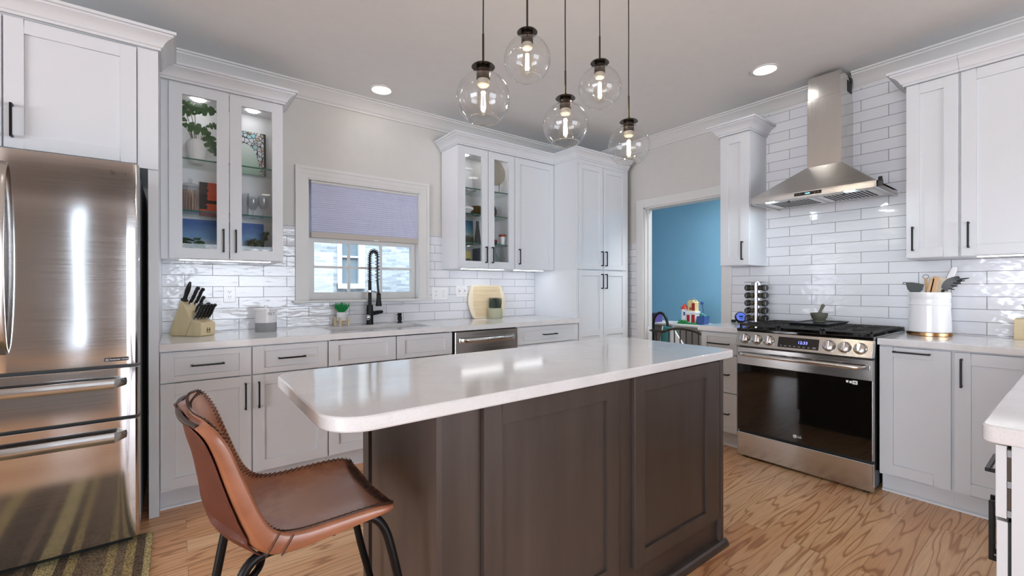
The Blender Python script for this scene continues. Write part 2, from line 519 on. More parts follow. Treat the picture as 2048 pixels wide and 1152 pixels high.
class MB:
    def __init__(s):
        s.bm = bmesh.new()

    def face(s, pts):
        return s.bm.faces.new([s.bm.verts.new(p) for p in pts])

    def box(s, x0, x1, y0, y1, z0, z1, bev=0.0, seg=1):
        x0, x1 = min(x0, x1), max(x0, x1)
        y0, y1 = min(y0, y1), max(y0, y1)
        z0, z1 = min(z0, z1), max(z0, z1)
        g = bmesh.ops.create_cube(s.bm, size=1.0)['verts']
        for v in g:
            v.co = Vector((x0 + (v.co.x + .5) * (x1 - x0), y0 + (v.co.y + .5) * (y1 - y0), z0 + (v.co.z + .5) * (z1 - z0)))
        if bev:
            bev = min(bev, 0.45 * min(x1 - x0, y1 - y0, z1 - z0))
            es = {e for v in g for e in v.link_edges}
            bmesh.ops.bevel(s.bm, geom=list(es), offset=bev, segments=seg, affect='EDGES', profile=0.5)
        return s

    def hexa(s, p):
        """box from eight corners: bottom ring then top ring"""
        v = [s.bm.verts.new(q) for q in p]
        for f in ((3, 2, 1, 0), (4, 5, 6, 7), (0, 1, 5, 4), (1, 2, 6, 5), (2, 3, 7, 6), (3, 0, 4, 7)):
            s.bm.faces.new([v[i] for i in f])
        return s

    def rings(s, rs, closed=True, cap0=False, cap1=False):
        """skin a list of equally long point rings"""
        vv = [[s.bm.verts.new(p) for p in r] for r in rs]
        n = len(rs[0])
        m = n if closed else n - 1
        for a, b in zip(vv, vv[1:]):
            for i in range(m):
                j = (i + 1) % n
                s.bm.faces.new((a[i], a[j], b[j], b[i]))
        if cap0:
            s.bm.faces.new(list(reversed(vv[0])))
        if cap1:
            s.bm.faces.new(vv[-1])
        return s

    def lathe(s, prof, seg=32, c=(0, 0, 0), axis='z', cap=True, flute=0.0, nf=0):
        rs = []
        for r, h in prof:
            ring = []
            for i in range(seg):
                a = 2 * PI * i / seg
                q = r * (1 + (flute * math.cos(nf * a) if nf else 0))
                p = (q * math.cos(a), q * math.sin(a), h)
                if axis == 'y':
                    p = (p[0], p[2], -p[1])
                elif axis == 'x':
                    p = (p[2], p[0], p[1])
                ring.append((c[0] + p[0], c[1] + p[1], c[2] + p[2]))
            rs.append(ring)
        return s.rings(rs, True, cap, cap)

    def cyl(s, c, r, h, seg=24, axis='z', r2=None):
        r2 = r if r2 is None else r2
        return s.lathe([(r, 0), (r2, h)], seg, c, axis)

    def tube(s, pts, r, seg=10, closed=False, rs=None):
        P = [Vector(p) for p in pts]
        n = len(P)
        T = []
        for i in range(n):
            a = P[i - 1] if (i or closed) else P[i]
            b = P[(i + 1) % n] if (i < n - 1 or closed) else P[i]
            T.append((b - a).normalized())
        ref = Vector((0, 0, 1)) if abs(T[0].z) < 0.9 else Vector((1, 0, 0))
        nn = T[0].cross(ref).normalized()
        out = []
        for i in range(n):
            nn = (nn - T[i] * nn.dot(T[i])).normalized()
            bb = T[i].cross(nn)
            rr = rs[i] if rs else r
            out.append([P[i] + (nn * math.cos(2 * PI * k / seg) + bb * math.sin(2 * PI * k / seg)) * rr for k in range(seg)])
        if closed:
            out.append(out[0])
            return s.rings(out, True)
        return s.rings(out, True, True, True)

    def prism(s, poly, h0, h1, plane='xy'):
        """extrude a 2-D polygon: plane xy along z, xz along y, yz along x"""
        def P(a, b, h):
            return (a, b, h) if plane == 'xy' else ((a, h, b) if plane == 'xz' else (h, a, b))
        v0 = [s.bm.verts.new(P(a, b, h0)) for a, b in poly]
        v1 = [s.bm.verts.new(P(a, b, h1)) for a, b in poly]
        n = len(poly)
        for i in range(n):
            j = (i + 1) % n
            s.bm.faces.new((v0[i], v0[j], v1[j], v1[i]))
        s.bm.faces.new(list(reversed(v0)))
        s.bm.faces.new(v1)
        return s

    def sphere(s, c, r, u=16, v=10, sc=(1, 1, 1)):
        prof = [(max(1e-4, math.sin(PI * i / v)), -math.cos(PI * i / v)) for i in range(v + 1)]
        rs = []
        for q, h in prof:
            rs.append([(c[0] + r * q * math.cos(2 * PI * k / u) * sc[0], c[1] + r * q * math.sin(2 * PI * k / u) * sc[1], c[2] + r * h * sc[2]) for k in range(u)])
        return s.rings(rs, True, True, True)

    def mould(s, path, prof, cap=True):
        """moulding: profile [(out, z)] swept along a plan polyline; out is to the right of travel"""
        P = [Vector((p[0], p[1])) for p in path]
        N = []
        for a, b in zip(P, P[1:]):
            d = (b - a).normalized()
            N.append(Vector((d.y, -d.x)))
        rs = []
        for i, p in enumerate(P):
            if i == 0:
                m = N[0]
            elif i == len(P) - 1:
                m = N[-1]
            else:
                m = (N[i - 1] + N[i]) / (1 + N[i - 1].dot(N[i]))
            rs.append([(p.x + m.x * o, p.y + m.y * o, z) for o, z in prof])
        return s.rings(rs, True, cap, cap)

    def xf(s, M):
        bmesh.ops.transform(s.bm, matrix=M, verts=s.bm.verts)
        return s


def link(name, mb, mat, parent=None, smooth=True, ang=35, loc=None, bevel=0.0):
    bmesh.ops.remove_doubles(mb.bm, verts=mb.bm.verts, dist=1e-6)
    bmesh.ops.recalc_face_normals(mb.bm, faces=mb.bm.faces)
    me = bpy.data.meshes.new(name)
    mb.bm.to_mesh(me)
    mb.bm.free()
    if smooth:
        me.polygons.foreach_set('use_smooth', [True] * len(me.polygons))
        me.set_sharp_from_angle(angle=math.radians(ang))
    me.materials.append(MAT[mat] if isinstance(mat, str) else mat)
    o = bpy.data.objects.new(name, me)
    COL.objects.link(o)
    if parent:
        o.parent = parent
    if loc:
        o.location = loc
    if bevel:
        m = o.modifiers.new('bevel', 'BEVEL')
        m.width = bevel
        m.segments = 2
        m.limit_method = 'ANGLE'
        m.angle_limit = math.radians(40)
    return o


def tag(o, label, cat, group=None):
    o['label'] = label
    o['category'] = cat
    if group:
        o['group'] = group
    return o


def thing(name, label, cat, loc=(0, 0, 0), rz=0.0, group=None):
    o = bpy.data.objects.new(name, None)
    o.empty_display_size = 0.05
    o.location = loc
    o.rotation_euler = (0, 0, rz)
    COL.objects.link(o)
    return tag(o, label, cat, group)


def struct(name, mb, mat, parent=None, **kw):
    o = link(name, mb, mat, parent, **kw)
    if not parent:
        o['kind'] = 'structure'
    return o


def kids(o):
    return [c for c in bpy.data.objects if c.parent == o]


def copy_tree(o, parent=None):
    c = o.copy()
    COL.objects.link(c)
    if parent:
        c.parent = parent
    for k in kids(o):
        copy_tree(k, c)
    return c


def text(name, body, size, mat, parent, M, ext=0.0006, align='CENTER'):
    """lettering as a mesh, reading along local x with z up, facing local -y, then moved by M"""
    cu = bpy.data.curves.new(name, 'FONT')
    cu.body = body
    cu.size = size
    cu.extrude = ext
    cu.resolution_u = 3
    cu.align_x = align
    cu.align_y = 'CENTER'
    t = bpy.data.objects.new(name + '_tmp', cu)
    COL.objects.link(t)
    dg = bpy.context.evaluated_depsgraph_get()
    me = bpy.data.meshes.new_from_object(t.evaluated_get(dg))
    bpy.data.objects.remove(t)
    me.transform(M @ Matrix.Rotation(PI / 2, 4, 'X'))
    me.materials.clear()
    me.materials.append(MAT[mat])
    o = bpy.data.objects.new(name, me)
    COL.objects.link(o)
    o.parent = parent
    return o


def T(x, y, z):
    return Matrix.Translation((x, y, z))


def shaker(mb, x0, x1, z0, z1, yf, t=0.02, st=0.062, rec=0.009, stl=None, str_=None, sb=None, stt=None, glass=False):
    """frame-and-panel door or drawer front, face at y=yf looking along -y"""
    stl = st if stl is None else stl
    str_ = st if str_ is None else str_
    sb = st if sb is None else sb
    stt = st if stt is None else stt
    yb = yf + t
    ix0, ix1, iz0, iz1 = x0 + stl, x1 - str_, z0 + sb, z1 - stt
    mb.box(x0, ix0, yf, yb, z0, z1)
    mb.box(ix1, x1, yf, yb, z0, z1)
    mb.box(ix0, ix1, yf, yb, z0, iz0)
    mb.box(ix0, ix1, yf, yb, iz1, z1)
    if not glass:
        mb.box(ix0, ix1, yf + rec, yb, iz0, iz1)
    return ix0, ix1, iz0, iz1


def pull(parent, x, z, y, L=0.15, vert=True, mat='black', so=0.032):
    """square bar pull centred at x, z on a face at y (looking along -y)"""
    mb = MB()
    h = 0.0045
    if vert:
        mb.box(x - h, x + h, y - so, y - so + 0.009, z - L / 2, z + L / 2, 0.001)
        for q in (-1, 1):
            zz = z + q * (L / 2 - 0.0055)
            mb.box(x - h, x + h, y - so + 0.008, y, zz - 0.0055, zz + 0.0055, 0.001)
    else:
        mb.box(x - L / 2, x + L / 2, y - so, y - so + 0.009, z - h, z + h, 0.001)
        for q in (-1, 1):
            xx = x + q * (L / 2 - 0.0055)
            mb.box(xx - 0.0055, xx + 0.0055, y - so + 0.008, y, z - h, z + h, 0.001)
    return link('handle', mb, mat, parent)


def door(parent, x0, x1, z0, z1, yf, name='door', hx=None, hz=None, hv=True, hl=0.15, mat='cab', hm='black', **kw):
    mb = MB()
    g = 0.0015
    shaker(mb, x0 + g, x1 - g, z0 + g, z1 - g, yf, **kw)
    d = link(name, mb, mat, parent, smooth=False, bevel=0.0012)
    if hx is not None:
        pull(d, hx, hz, yf, hl, hv, hm)
    return d


def glass_door(parent, x0, x1, z0, z1, yf, hx, hz, st=0.064):
    mb = MB()
    g = 0.0015
    ix0, ix1, iz0, iz1 = shaker(mb, x0 + g, x1 - g, z0 + g, z1 - g, yf, st=st, glass=True)
    d = link('door', mb, 'cab', parent, smooth=False, bevel=0.0012)
    p = link('glass_pane', MB().box(ix0 - .004, ix1 + .004, yf + .010, yf + .013, iz0 - .004, iz1 + .004), 'pane', d, smooth=False)
    p['label'] = 'clear glass pane of the cabinet door'
    pull(d, hx, hz, yf, 0.148, True)
    return d


CROWN = [(0, 0), (0.012, 0), (0.012, 0.012), (0.020, 0.016), (0.024, 0.024), (0.030, 0.036), (0.042, 0.050), (0.058, 0.060), (0.066, 0.064), (0.066, 0.072), (0.078, 0.074), (0.078, 0.088), (0, 0.088)]


def crown(parent, path, z, mat='cab'):
    return link('crown_moulding', MB().mould(path, [(o, z + h) for o, h in CROWN]), mat, parent, ang=28)

# ---------------------------------------------------------------- room shell
CE = 2.765
YW, XW = 3.68, 3.967          # painted wall faces behind the tiles
struct('floor', MB().box(-7.5, 6.0, -6.0, 4.5, -0.06, 0), 'floor', smooth=False)
struct('ceiling', MB().box(-7.5, 6.0, -6.0, 4.5, CE, CE + 0.06), 'ceil', smooth=False)
wx0, wx1, wz0, wz1 = 0.805, 1.742, 1.118, 2.062
mb = MB()
mb.box(-7.6, wx0, YW, YW + .15, 0, CE).box(wx1, XW, YW, YW + .15, 0, CE).box(wx0, wx1, YW, YW + .15, 0, wz0).box(wx0, wx1, YW, YW + .15, wz1, CE)
struct('wall_back', mb, 'wall', smooth=False)
dy0, dy1, dz1 = 2.062, 2.908, 2.055
mb = MB()
mb.box(XW, XW + .12, -6.1, dy0, 0, CE).box(XW, XW + .12, dy1, YW + .15, 0, CE).box(XW, XW + .12, dy0, dy1, dz1, CE)
struct('wall_right', mb, 'wall', smooth=False)
mb = MB()
mb.box(-7.6, -7.5, -6.1, -3.5, 0, CE).box(-7.6, -7.5, 1.1, YW, 0, CE).box(-7.6, -7.5, -3.5, 1.1, 0, .05).box(-7.6, -7.5, -3.5, 1.1, 2.25, CE)
struct('wall_left', mb, 'taupe', smooth=False)
mb = MB()
mb.box(-7.5, -1.52, -6.1, -6.0, 0, CE).box(-1.28, .1, -6.1, -6.0, 0, CE).box(-1.52, -1.28, -6.1, -6.0, 0, .1).box(-1.52, -1.28, -6.1, -6.0, 2.7, CE).box(3.7, XW, -6.1, -6.0, 0, CE).box(.1, 3.7, -6.1, -6.0, 0, .05).box(.1, 3.7, -6.1, -6.0, 2.25, CE)
struct('wall_rear', mb, 'taupe', smooth=False)
# unseen header added to darken the reflection on the fridge top
struct('wall_reflection_header', MB().box(-4.5, XW, -2.32, -2.2, 2.32, CE), 'taupe', smooth=False)
# room beyond the doorway
mb = MB()
mb.box(5.7, 5.8, 0.4, 4.4, 0, CE).box(XW + .12, 5.8, 4.3, 4.4, 0, CE).box(XW + .12, 5.8, 0.4, 0.5, 0, CE)
struct('wall_playroom', mb, 'blue', smooth=False)

# tiled backsplash
YT, XT = 3.67, 3.957
MAT['tile_b'] = tiles('back_wall_tiles', 0, 0.2028, 0.3075, 0.0763, 0.919)
MAT['tile_r'] = tiles('range_wall_tiles', 1, 0.564, 0.313, 0.0784, 0.919)
mb = MB()
mb.box(-.0705, 3.088, YT, YW, .90, 1.10).box(-.0705, .722, YT, YW, 1.10, 1.40).box(1.83, 3.088, YT, YW, 1.10, 1.40)
mb.box(.587, .722, YT, YW, 1.40, 1.688).box(1.83, 1.967, YT, YW, 1.40, 1.688)
struct('wall_back_backsplash', mb, 'tile_b', smooth=False)
mb = MB()
mb.box(XT, XW, -1.2, 1.971, .90, 1.40).box(XT, XW, .70, 1.70, 1.40, 2.662)
struct('wall_right_backsplash', mb, 'tile_r', smooth=False)
struct('wall_right_backsplash', MB().box(XT, XW, 2.998, YW, .10, 1.688), 'tile_r', smooth=False)

# crown moulding of the room
RC = [(0, 2.658), (.012, 2.658), (.012, 2.672), (.02, 2.678), (.028, 2.692), (.045, 2.715), (.07, 2.735), (.082, 2.742), (.082, 2.752), (.096, 2.754), (.096, CE), (0, CE)]
struct('trim_1', MB().mould([(-7.5, YW), (XW, YW), (XW, 1.292)], RC), 'trim', ang=28)
struct('trim_2', MB().mould([(XW, 1.072), (XW, -6.0)], RC), 'trim', ang=28)

# doorway casing and jamb
mb = MB()
cw = .09
for (a, b) in ((dy1, dy1 + cw), (dy0 - cw, dy0)):
    mb.box(XW - .018, XW, a, b, 0, dz1 + cw, .004)
    mb.box(XW + .12, XW + .138, a, b, 0, dz1 + cw, .004)
mb.box(XW - .018, XW, dy0, dy1, dz1, dz1 + cw, .004)
for (a, b) in ((dy1 - .012, dy1), (dy0, dy0 + .012)):
    mb.box(XW, XW + .12, a, b, 0, dz1)
mb.box(XW + .045, XW + .075, dy1 - .024, dy1 - .012, 0, dz1 - .012)
mb.box(XW, XW + .12, dy0, dy1, dz1 - .012, dz1)
struct('door_1', mb, 'trim', smooth=False)

# window over the sink
mb = MB()
y0 = YW - .03
for (a, b) in ((.7225, .812), (1.737, 1.8295)):
    mb.box(a, b, y0 + .008, YW, 1.1185, 2.060)
    mb.box(a - .0005 if a < 1 else b - .022, a + .022 if a < 1 else b + .0005, y0, YW - .001, 1.1185, 2.1255)
mb.box(.7225, 1.8295, y0 + .0075, YW, 2.060, 2.1475)
mb.box(.722, 1.830, y0 - .0005, YW - .001, 2.126, 2.148).box(.745, 1.807, y0 + .004, YW, 2.09, 2.10)
mb.box(wx0, wx0 + .012, y0 + .012, YW + .15, wz0, wz1).box(wx1 - .012, wx1, y0 + .012, YW + .15, wz0, wz1).box(wx0, wx1, y0 + .012, YW + .15, wz1 - .012, wz1)
win = struct('window_1', mb, 'trim', smooth=False)
struct('window_sill', MB().box(.704, 1.848, YW - .055, YW + .15, 1.098, 1.118, .004), 'trim', win)
mb = MB()                         # lower sash
sx0, sx1, sz0, sz1, ys = wx0 + .013, wx1 - .013, 1.118, 1.62, 3.735
gx0, gx1, gz0, gz1 = .872, 1.688, 1.178, 1.577
mb.box(sx0, gx0, ys, ys + .035, sz0, sz1).box(gx1, sx1, ys, ys + .035, sz0, sz1).box(gx0, gx1, ys, ys + .035, sz0, gz0).box(gx0, gx1, ys, ys + .035, gz1, sz1)
for x in (1.144, 1.416):
    mb.box(x - .009, x + .009, ys + .004, ys + .028, gz0, gz1)
mb.box(gx0, gx1, ys + .005, ys + .027, 1.371, 1.389)
struct('window_sash', mb, 'trim', win, smooth=False)
struct('window_pane', MB().box(gx0, gx1, ys + .014, ys + .018, gz0, gz1), 'pane', win, smooth=False)
mb = MB()                         # upper sash behind
ys2 = ys + .042
mb.box(sx0, gx0, ys2, ys2 + .035, 1.59, wz1 - .013).box(gx1, sx1, ys2, ys2 + .035, 1.59, wz1 - .013).box(gx0, gx1, ys2, ys2 + .035, 1.59, 1.63).box(gx0, gx1, ys2, ys2 + .035, 2.0, wz1 - .013)
struct('window_sash', mb, 'trim', win, smooth=False)
struct('window_pane', MB().box(gx0, gx1, ys2 + .014, ys2 + .018, 1.63, 2.0), 'pane', win, smooth=False)

# cellular shade
sh = thing('cellular_shade', 'pale lavender cellular shade half lowered in the sink window', 'window shade', (1.2935, 3.70, 1.606))
mb = MB()
hw = .452
n = 22
za, zb = .045, .425
rs = []
for i in range(2 * n + 1):
    z = za + (zb - za) * i / (2 * n)
    y = -.013 if i % 2 else -.006
    rs.append([(-hw, y, z), (hw, y, z), (hw, -y, z), (-hw, -y, z)])
mb.rings(rs, True, True, True)
link('pleated_fabric', mb, 'shade', sh, smooth=False)
link('bottom_rail', MB().box(-hw - .002, hw + .002, -.014, .014, .0, .046, .003), pm('shade_rail', (190, 182, 174), .5), sh)
link('head_rail', MB().box(-hw - .003, hw + .003, -.018, .018, .425, .443, .002), 'trim', sh)
link('pull_tab', MB().box(-.02 + .06, .02 + .06, -.02, -.013, .0, .008, .002), 'white', sh)

# neighbouring house outside the window
nb = thing('neighbour_house', 'grey brick wall of the neighbouring house seen through the sink window', 'house', (1.9, 6.2, -.3))
mb = MB()
wl, wr, wb_, wt = -.165, .205, 1.50, 2.11
mb.box(-6, wl, 0, .2, 0, 4.8).box(wr, 6, 0, .2, 0, 4.8).box(wl, wr, 0, .2, 0, wb_).box(wl, wr, 0, .2, wt + .6, 4.8)
link('brick_wall', mb, 'brick', nb, smooth=False)
wf = link('window_frame', MB().box(wl, wl + .06, -.03, .05, wb_, wt + .6).box(wr - .085, wr, -.03, .05, wb_, wt + .6).box(wl, wr, -.035, .05, wb_, wb_ + .07).box(wl, wr, -.03, .05, wt + .54, wt + .6).box(wl + .06, wr - .085, .0, .05, 1.925, 1.95), 'trim', nb, smooth=False)
link('window_pane', MB().box(wl + .06, wr - .085, .03, .04, wb_ + .07, wt + .54), pm('neighbour_glass', (120, 136, 146), .1), wf, smooth=False)
gr = tag(link('outside_ground', MB().box(-5, 9, 3.83, 6.2, -.4, -.3), pm('gravel', (140, 140, 136), .9)), 'strip of ground between the two houses', 'ground')
gr['kind'] = 'structure'

# ---------------------------------------------------------------- cabinets
I4 = Matrix.Identity(4)
FB = T(0, YT, 0)                                                           # back wall: x along the wall, front towards -y
FR = T(XT, 0, 0) @ Matrix(((0, 1, 0, 0), (-1, 0, 0, 0), (0, 0, 1, 0), (0, 0, 0, 1)))   # range wall: local x = -world y
FP = Matrix(((-1, 0, 0, 0), (0, -1, 0, 0), (0, 0, 1, 0), (0, 0, 0, 1)))    # peninsula: fronts face +y


def settle(root, frame=I4):
    """bring parts modelled in room coordinates into the frame of their thing"""
    inv = (T(*root.location) @ Matrix.Rotation(root.rotation_euler.z, 4, 'Z')).inverted() @ frame
    stack = kids(root)
    while stack:
        o = stack.pop()
        stack += kids(o)
        if o.type == 'MESH':
            o.data.transform(inv)
        else:
            o.matrix_local = inv @ o.matrix_local
    return root


def carcass(parent, x0, x1, z0, z1, d, mat='cab'):
    return link('carcass', MB().box(x0, x1, -d, 0, z0, z1), mat, parent, smooth=False)


def base_box(parent, x0, x1, d, dt):
    """lower box standing on a recessed plinth with a shoe strip"""
    link('carcass', MB().box(x0, x1, -d, 0, .112, .874), 'cab', parent, smooth=False)
    mb = MB().box(x0, x1, -dt, -.02, 0, .112)
    mb.prism([(-dt, 0), (-dt - .012, 0), (-dt - .010, .008), (-dt - .004, .014), (-dt, .016)], x0, x1, 'yz')
    link('toe_kick', mb, 'cab', parent, smooth=False)


# --- back wall, lower run (face plane y = 3.022)
fy = 3.022 - YT
dt = YT - 3.095
u = thing('base_cabinet', 'white base cabinet beside the fridge, two drawers over two doors', 'cabinet', (.36, 3.35, 0))
base_box(u, -.0705, .789, -fy - .02, dt)
for a, b, hx in ((-.068, .357, .325), (.361, .787, .394)):
    door(u, a, b, .702, .868, fy, 'drawer', (a + b) / 2, .787, False, .155, st=.06, sb=.032, stt=.032)
    door(u, a, b, .118, .698, fy, 'door', hx, .58, True, .155, st=.062)
settle(u, FB)
u = thing('sink_base_cabinet', 'white sink base cabinet under the window, two plain panels without handles', 'cabinet', (1.25, 3.35, 0))
sd_ = -fy - .02
link('carcass', MB().box(.7905, .808, -sd_, 0, .112, .874).box(1.693, 1.711, -sd_, 0, .112, .874).box(.808, 1.693, -sd_, 0, .112, .13).box(.808, 1.693, -.012, 0, .13, .66), 'cab', u, smooth=False)
link('toe_kick', MB().box(.7905, 1.711, -dt, -.02, 0, .112).box(.7905, 1.711, -dt - .010, -dt, 0, .014), 'cab', u, smooth=False)
for a, b, hx in ((.793, 1.254, 1.215), (1.258, 1.709, 1.30)):
    door(u, a, b, .702, .868, fy, 'false_front', st=.06, sb=.032, stt=.032)
    door(u, a, b, .118, .698, fy, 'door', hx, .58, True, .155, st=.062)
settle(u, FB)
u = thing('drawer_cabinet', 'white drawer cabinet between the dishwasher and the tall pantry', 'cabinet', (2.71, 3.35, 0))
base_box(u, 2.343, 3.088, -fy - .02, dt)
for z0, z1 in ((.714, .868), (.42, .71), (.118, .416)):
    door(u, 2.346, 3.086, z0, z1, fy, 'drawer', 2.717, (z0 + z1) / 2, False, .165, st=.06, sb=.032, stt=.032)
settle(u, FB)

# --- back wall, uppers
uy = 3.36 - YT


def glass_box(u, x0, x1, z0, z1, d, shelves, t=.018):
    mb = MB()
    mb.box(x0, x0 + t, -d, 0, z0, z1).box(x1 - t, x1, -d, 0, z0, z1).box(x0 + t, x1 - t, -d, 0, z0, z0 + t).box(x0 + t, x1 - t, -d, 0, z1 - t, z1).box(x0 + t, x1 - t, -.006, 0, z0 + t, z1 - t)
    link('carcass', mb, 'cabin', u, smooth=False)
    for z in shelves:
        s = link('glass_shelf', MB().box(x0 + t, x1 - t, -d + .012, -.01, z - .008, z), 'shelfg', u, smooth=False)
        link('shelf_edge', MB().box(x0 + t, x1 - t, -d + .009, -.288, z - .008, z), 'shelfe', s, smooth=False)


def puck(u, x, y, z, power=1.6, cool=(.93, .96, 1)):
    p = link('puck_light', MB().cyl((x, y, z - .008), .034, .008), 'led', u)
    area('puck_glow', (x, y, z - .012), (0, 0, 0), .05, .05, power, cool, p, 'DISK')


u = thing('glass_cabinet', 'white glass-door wall cabinet beside the fridge, plants and pictures inside', 'cabinet', (.276, 3.5, 1.39))
glass_box(u, -.034, .588, 1.392, 2.466, .29, (2.017, 1.697))
glass_door(u, -.033, .275, 1.394, 2.462, uy, .243, 1.514)
glass_door(u, .277, .587, 1.394, 2.462, uy, .310, 1.514)
link('side_filler', MB().box(-.0705, -.034, -.29, 0, 1.392, 2.466), 'cab', u, smooth=False)
crown(u, [(-.0705, -.311), (.588, -.311), (.588, 0)], 2.464)
link('light_strip', MB().box(.02, .52, -.24, -.20, 1.3885, 1.3922), 'strip', u)
area('strip_glow', (.27, -.19, 1.378), (.25, 0, 0), .5, .04, 1.1, (.95, .97, 1), u)
puck(u, .12, -.12, 2.448, 3.6)
puck(u, .43, -.12, 2.448, 3.6)
settle(u, FB)
u = thing('glass_cabinet', 'white glass-door wall cabinet between the window and a solid door, dishes inside', 'cabinet', (2.27, 3.5, 1.38))
glass_box(u, 1.966, 2.581, 1.384, 2.466, .29, (2.106, 1.879, 1.618))
glass_door(u, 1.967, 2.276, 1.386, 2.462, uy, 2.247, 1.511)
glass_door(u, 2.278, 2.580, 1.386, 2.462, uy, 2.317, 1.511)
crown(u, [(1.966, 0), (1.966, -.311), (2.5815, -.311)], 2.464)
link('light_strip', MB().box(2.05, 2.5, -.24, -.20, 1.3805, 1.3842), 'strip', u)
area('strip_glow', (2.27, -.19, 1.370), (.25, 0, 0), .45, .04, 1.1, (.95, .97, 1), u)
puck(u, 2.14, -.13, 2.448, 3.6)
puck(u, 2.42, -.13, 2.448, 3.6)
settle(u, FB)
u = thing('wall_cabinet', 'white solid-door wall cabinet between the glass cabinet and the pantry', 'cabinet', (2.84, 3.5, 1.38))
carcass(u, 2.582, 3.088, 1.384, 2.466, .29)
door(u, 2.583, 3.087, 1.386, 2.462, uy, 'door', 2.631, 1.509, True, .148)
crown(u, [(2.582, -.311), (3.088, -.311)], 2.464)
link('light_strip', MB().box(2.65, 3.0, -.24, -.20, 1.3805, 1.3842), 'strip', u)
area('strip_glow', (2.83, -.19, 1.370), (.25, 0, 0), .35, .04, .9, (.95, .97, 1), u)
settle(u, FB)

# --- pantry
py = 3.037 - YT
u = thing('pantry_cabinet', 'tall white pantry cabinet with four doors in the room corner', 'cabinet', (3.48, 3.35, 0))
d = -py - .018
link('carcass', MB().box(3.09, 3.867, -d, 0, .1, 2.466).box(3.09, 3.111, -d - .012, -d, .1, 2.466).box(3.83, 3.867, -d - .012, -d, .1, 2.466).box(3.111, 3.83, -d - .012, -d, 2.43, 2.466), 'cab', u, smooth=False)
link('filler_panel', MB().box(3.867, 3.956, -.18, -.16, .1, 2.466), 'cab', u, smooth=False)
link('toe_kick', MB().box(3.09, 3.867, -d + .06, -.02, 0, .1), 'cab', u, smooth=False)
for a, b, hx in ((3.1125, 3.468, 3.440), (3.472, 3.8285, 3.500)):
    door(u, a, b, 1.392, 2.428, py, 'door', hx, 1.503, True, .15, st=.052)
    dd = door(u, a, b, .115, 1.384, py, 'door', hx, 1.274, True, .15, st=.052)
    m2 = MB().box(a + .05, b - .05, py + .0002, py + .015, .731, .795)
    link('mid_rail', m2, 'cab', dd, smooth=False, bevel=.001)
crown(u, [(3.09, 0), (3.09, -d - .012), (3.867, -d - .012)], 2.464)
settle(u, FB)

# --- fridge surround
u = thing('fridge_end_panel', 'tall white panel standing between the fridge and the lower cabinets', 'panel', (-.093, 3.33, 0))
link('panel', MB().box(-.1145, -.0715, 3.01, YT, 0, 2.46), 'cab', u, smooth=False, bevel=.001)
settle(u)
u = thing('over_fridge_cabinet', 'white two-door cabinet mounted above the fridge', 'cabinet', (-.62, 3.3, 1.84))
link('carcass', MB().box(-1.10, -.116, 3.012, YT, 1.85, 2.46).box(-.155, -.0715, 2.994, 3.0095, 1.838, 2.46), 'cab', u, smooth=False)
for a, b, hx in ((-.621, -.157, -.592), (-1.09, -.624, -.652)):
    door(u, a, b, 1.856, 2.455, 2.990, 'door', hx, 1.978, True, .152, st=.064)
crown(u, [(-1.10, 2.992), (-.0715, 2.992), (-.0715, 3.27)], 2.464)
settle(u)

# --- range wall lowers (face plane x = 3.308)
fx = 3.308 - XT
dtr = XT - 3.385
u = thing('drawer_cabinet', 'white three-drawer base cabinet between the range and the doorway', 'cabinet', (3.63, 1.75, 0))
base_box(u, -1.893, -1.600, -fx - .02, dtr)
for z0, z1, hz in ((.708, .868, .785), (.42, .704, .557), (.121, .416, .262)):
    door(u, -1.89, -1.608, z0, z1, fx, 'drawer', -1.745, hz, False, .165, st=.045, sb=.03, stt=.03)
settle(u, FR)
u = thing('pull_out_cabinet', 'white base cabinet beside the range with a flat pull handle along its top', 'cabinet', (3.63, .63, 0))
base_box(u, -.779, -.4705, -fx - .02, dtr)
door(u, -.777, -.4715, .121, .868, fx, 'door', -.632, .842, False, .16, stl=.062, str_=.068, stt=.056, st=.062)
settle(u, FR)
u = thing('corner_base_cabinet', 'white corner base cabinet with an upright door handle near the peninsula', 'cabinet', (3.63, .3, 0))
base_box(u, -.470, -.118, -fx - .02, dtr)
door(u, -.4615, -.16, .121, .868, fx, 'door', -.432, .76, True, .152)
settle(u, FR)

# --- range wall uppers
ux = 3.655 - XT
u = thing('wall_cabinet', 'narrow white wall cabinet between the doorway and the range hood', 'cabinet', (3.8, 1.8, 1.39))
carcass(u, -1.919, -1.680, 1.392, 2.474, .285)
door(u, -1.918, -1.681, 1.394, 2.468, ux, 'door', -1.732, 1.51, True, .15, st=.07)
crown(u, [(-1.919, 0), (-1.919, -.304), (-1.680, -.304), (-1.680, 0)], 2.47)
settle(u, FR)
u = thing('wall_cabinet', 'white narrow-door wall cabinet at the far side of the hood, above the utensil crock', 'cabinet', (3.8, .6, 1.39))
carcass(u, -.727, -.488, 1.392, 2.474, .285)
door(u, -.726, -.491, 1.394, 2.468, ux, 'door', -.691, 1.512, True, .15)
crown(u, [(-.727, 0), (-.727, -.304), (-.4875, -.304)], 2.47)
settle(u, FR)
u = thing('wall_cabinet', 'white wide-door wall cabinet cut by the frame edge above the wooden box', 'cabinet', (3.8, .2, 1.39))
carcass(u, -.4865, .10, 1.392, 2.474, .285)
door(u, -.482, -.09, 1.394, 2.468, ux, 'door', -.449, 1.515, True, .15)
door(u, -.087, .098, 1.394, 2.468, ux, 'door')
crown(u, [(-.4865, -.304), (.10, -.304)], 2.47)
link('light_strip', MB().box(-.42, .02, -.26, -.225, 1.3885, 1.3922), 'strip', u)
area('strip_glow', (-.2, -.22, 1.378), (.2, 0, 0), .42, .04, .8, (.95, .97, 1), u)
settle(u, FR)

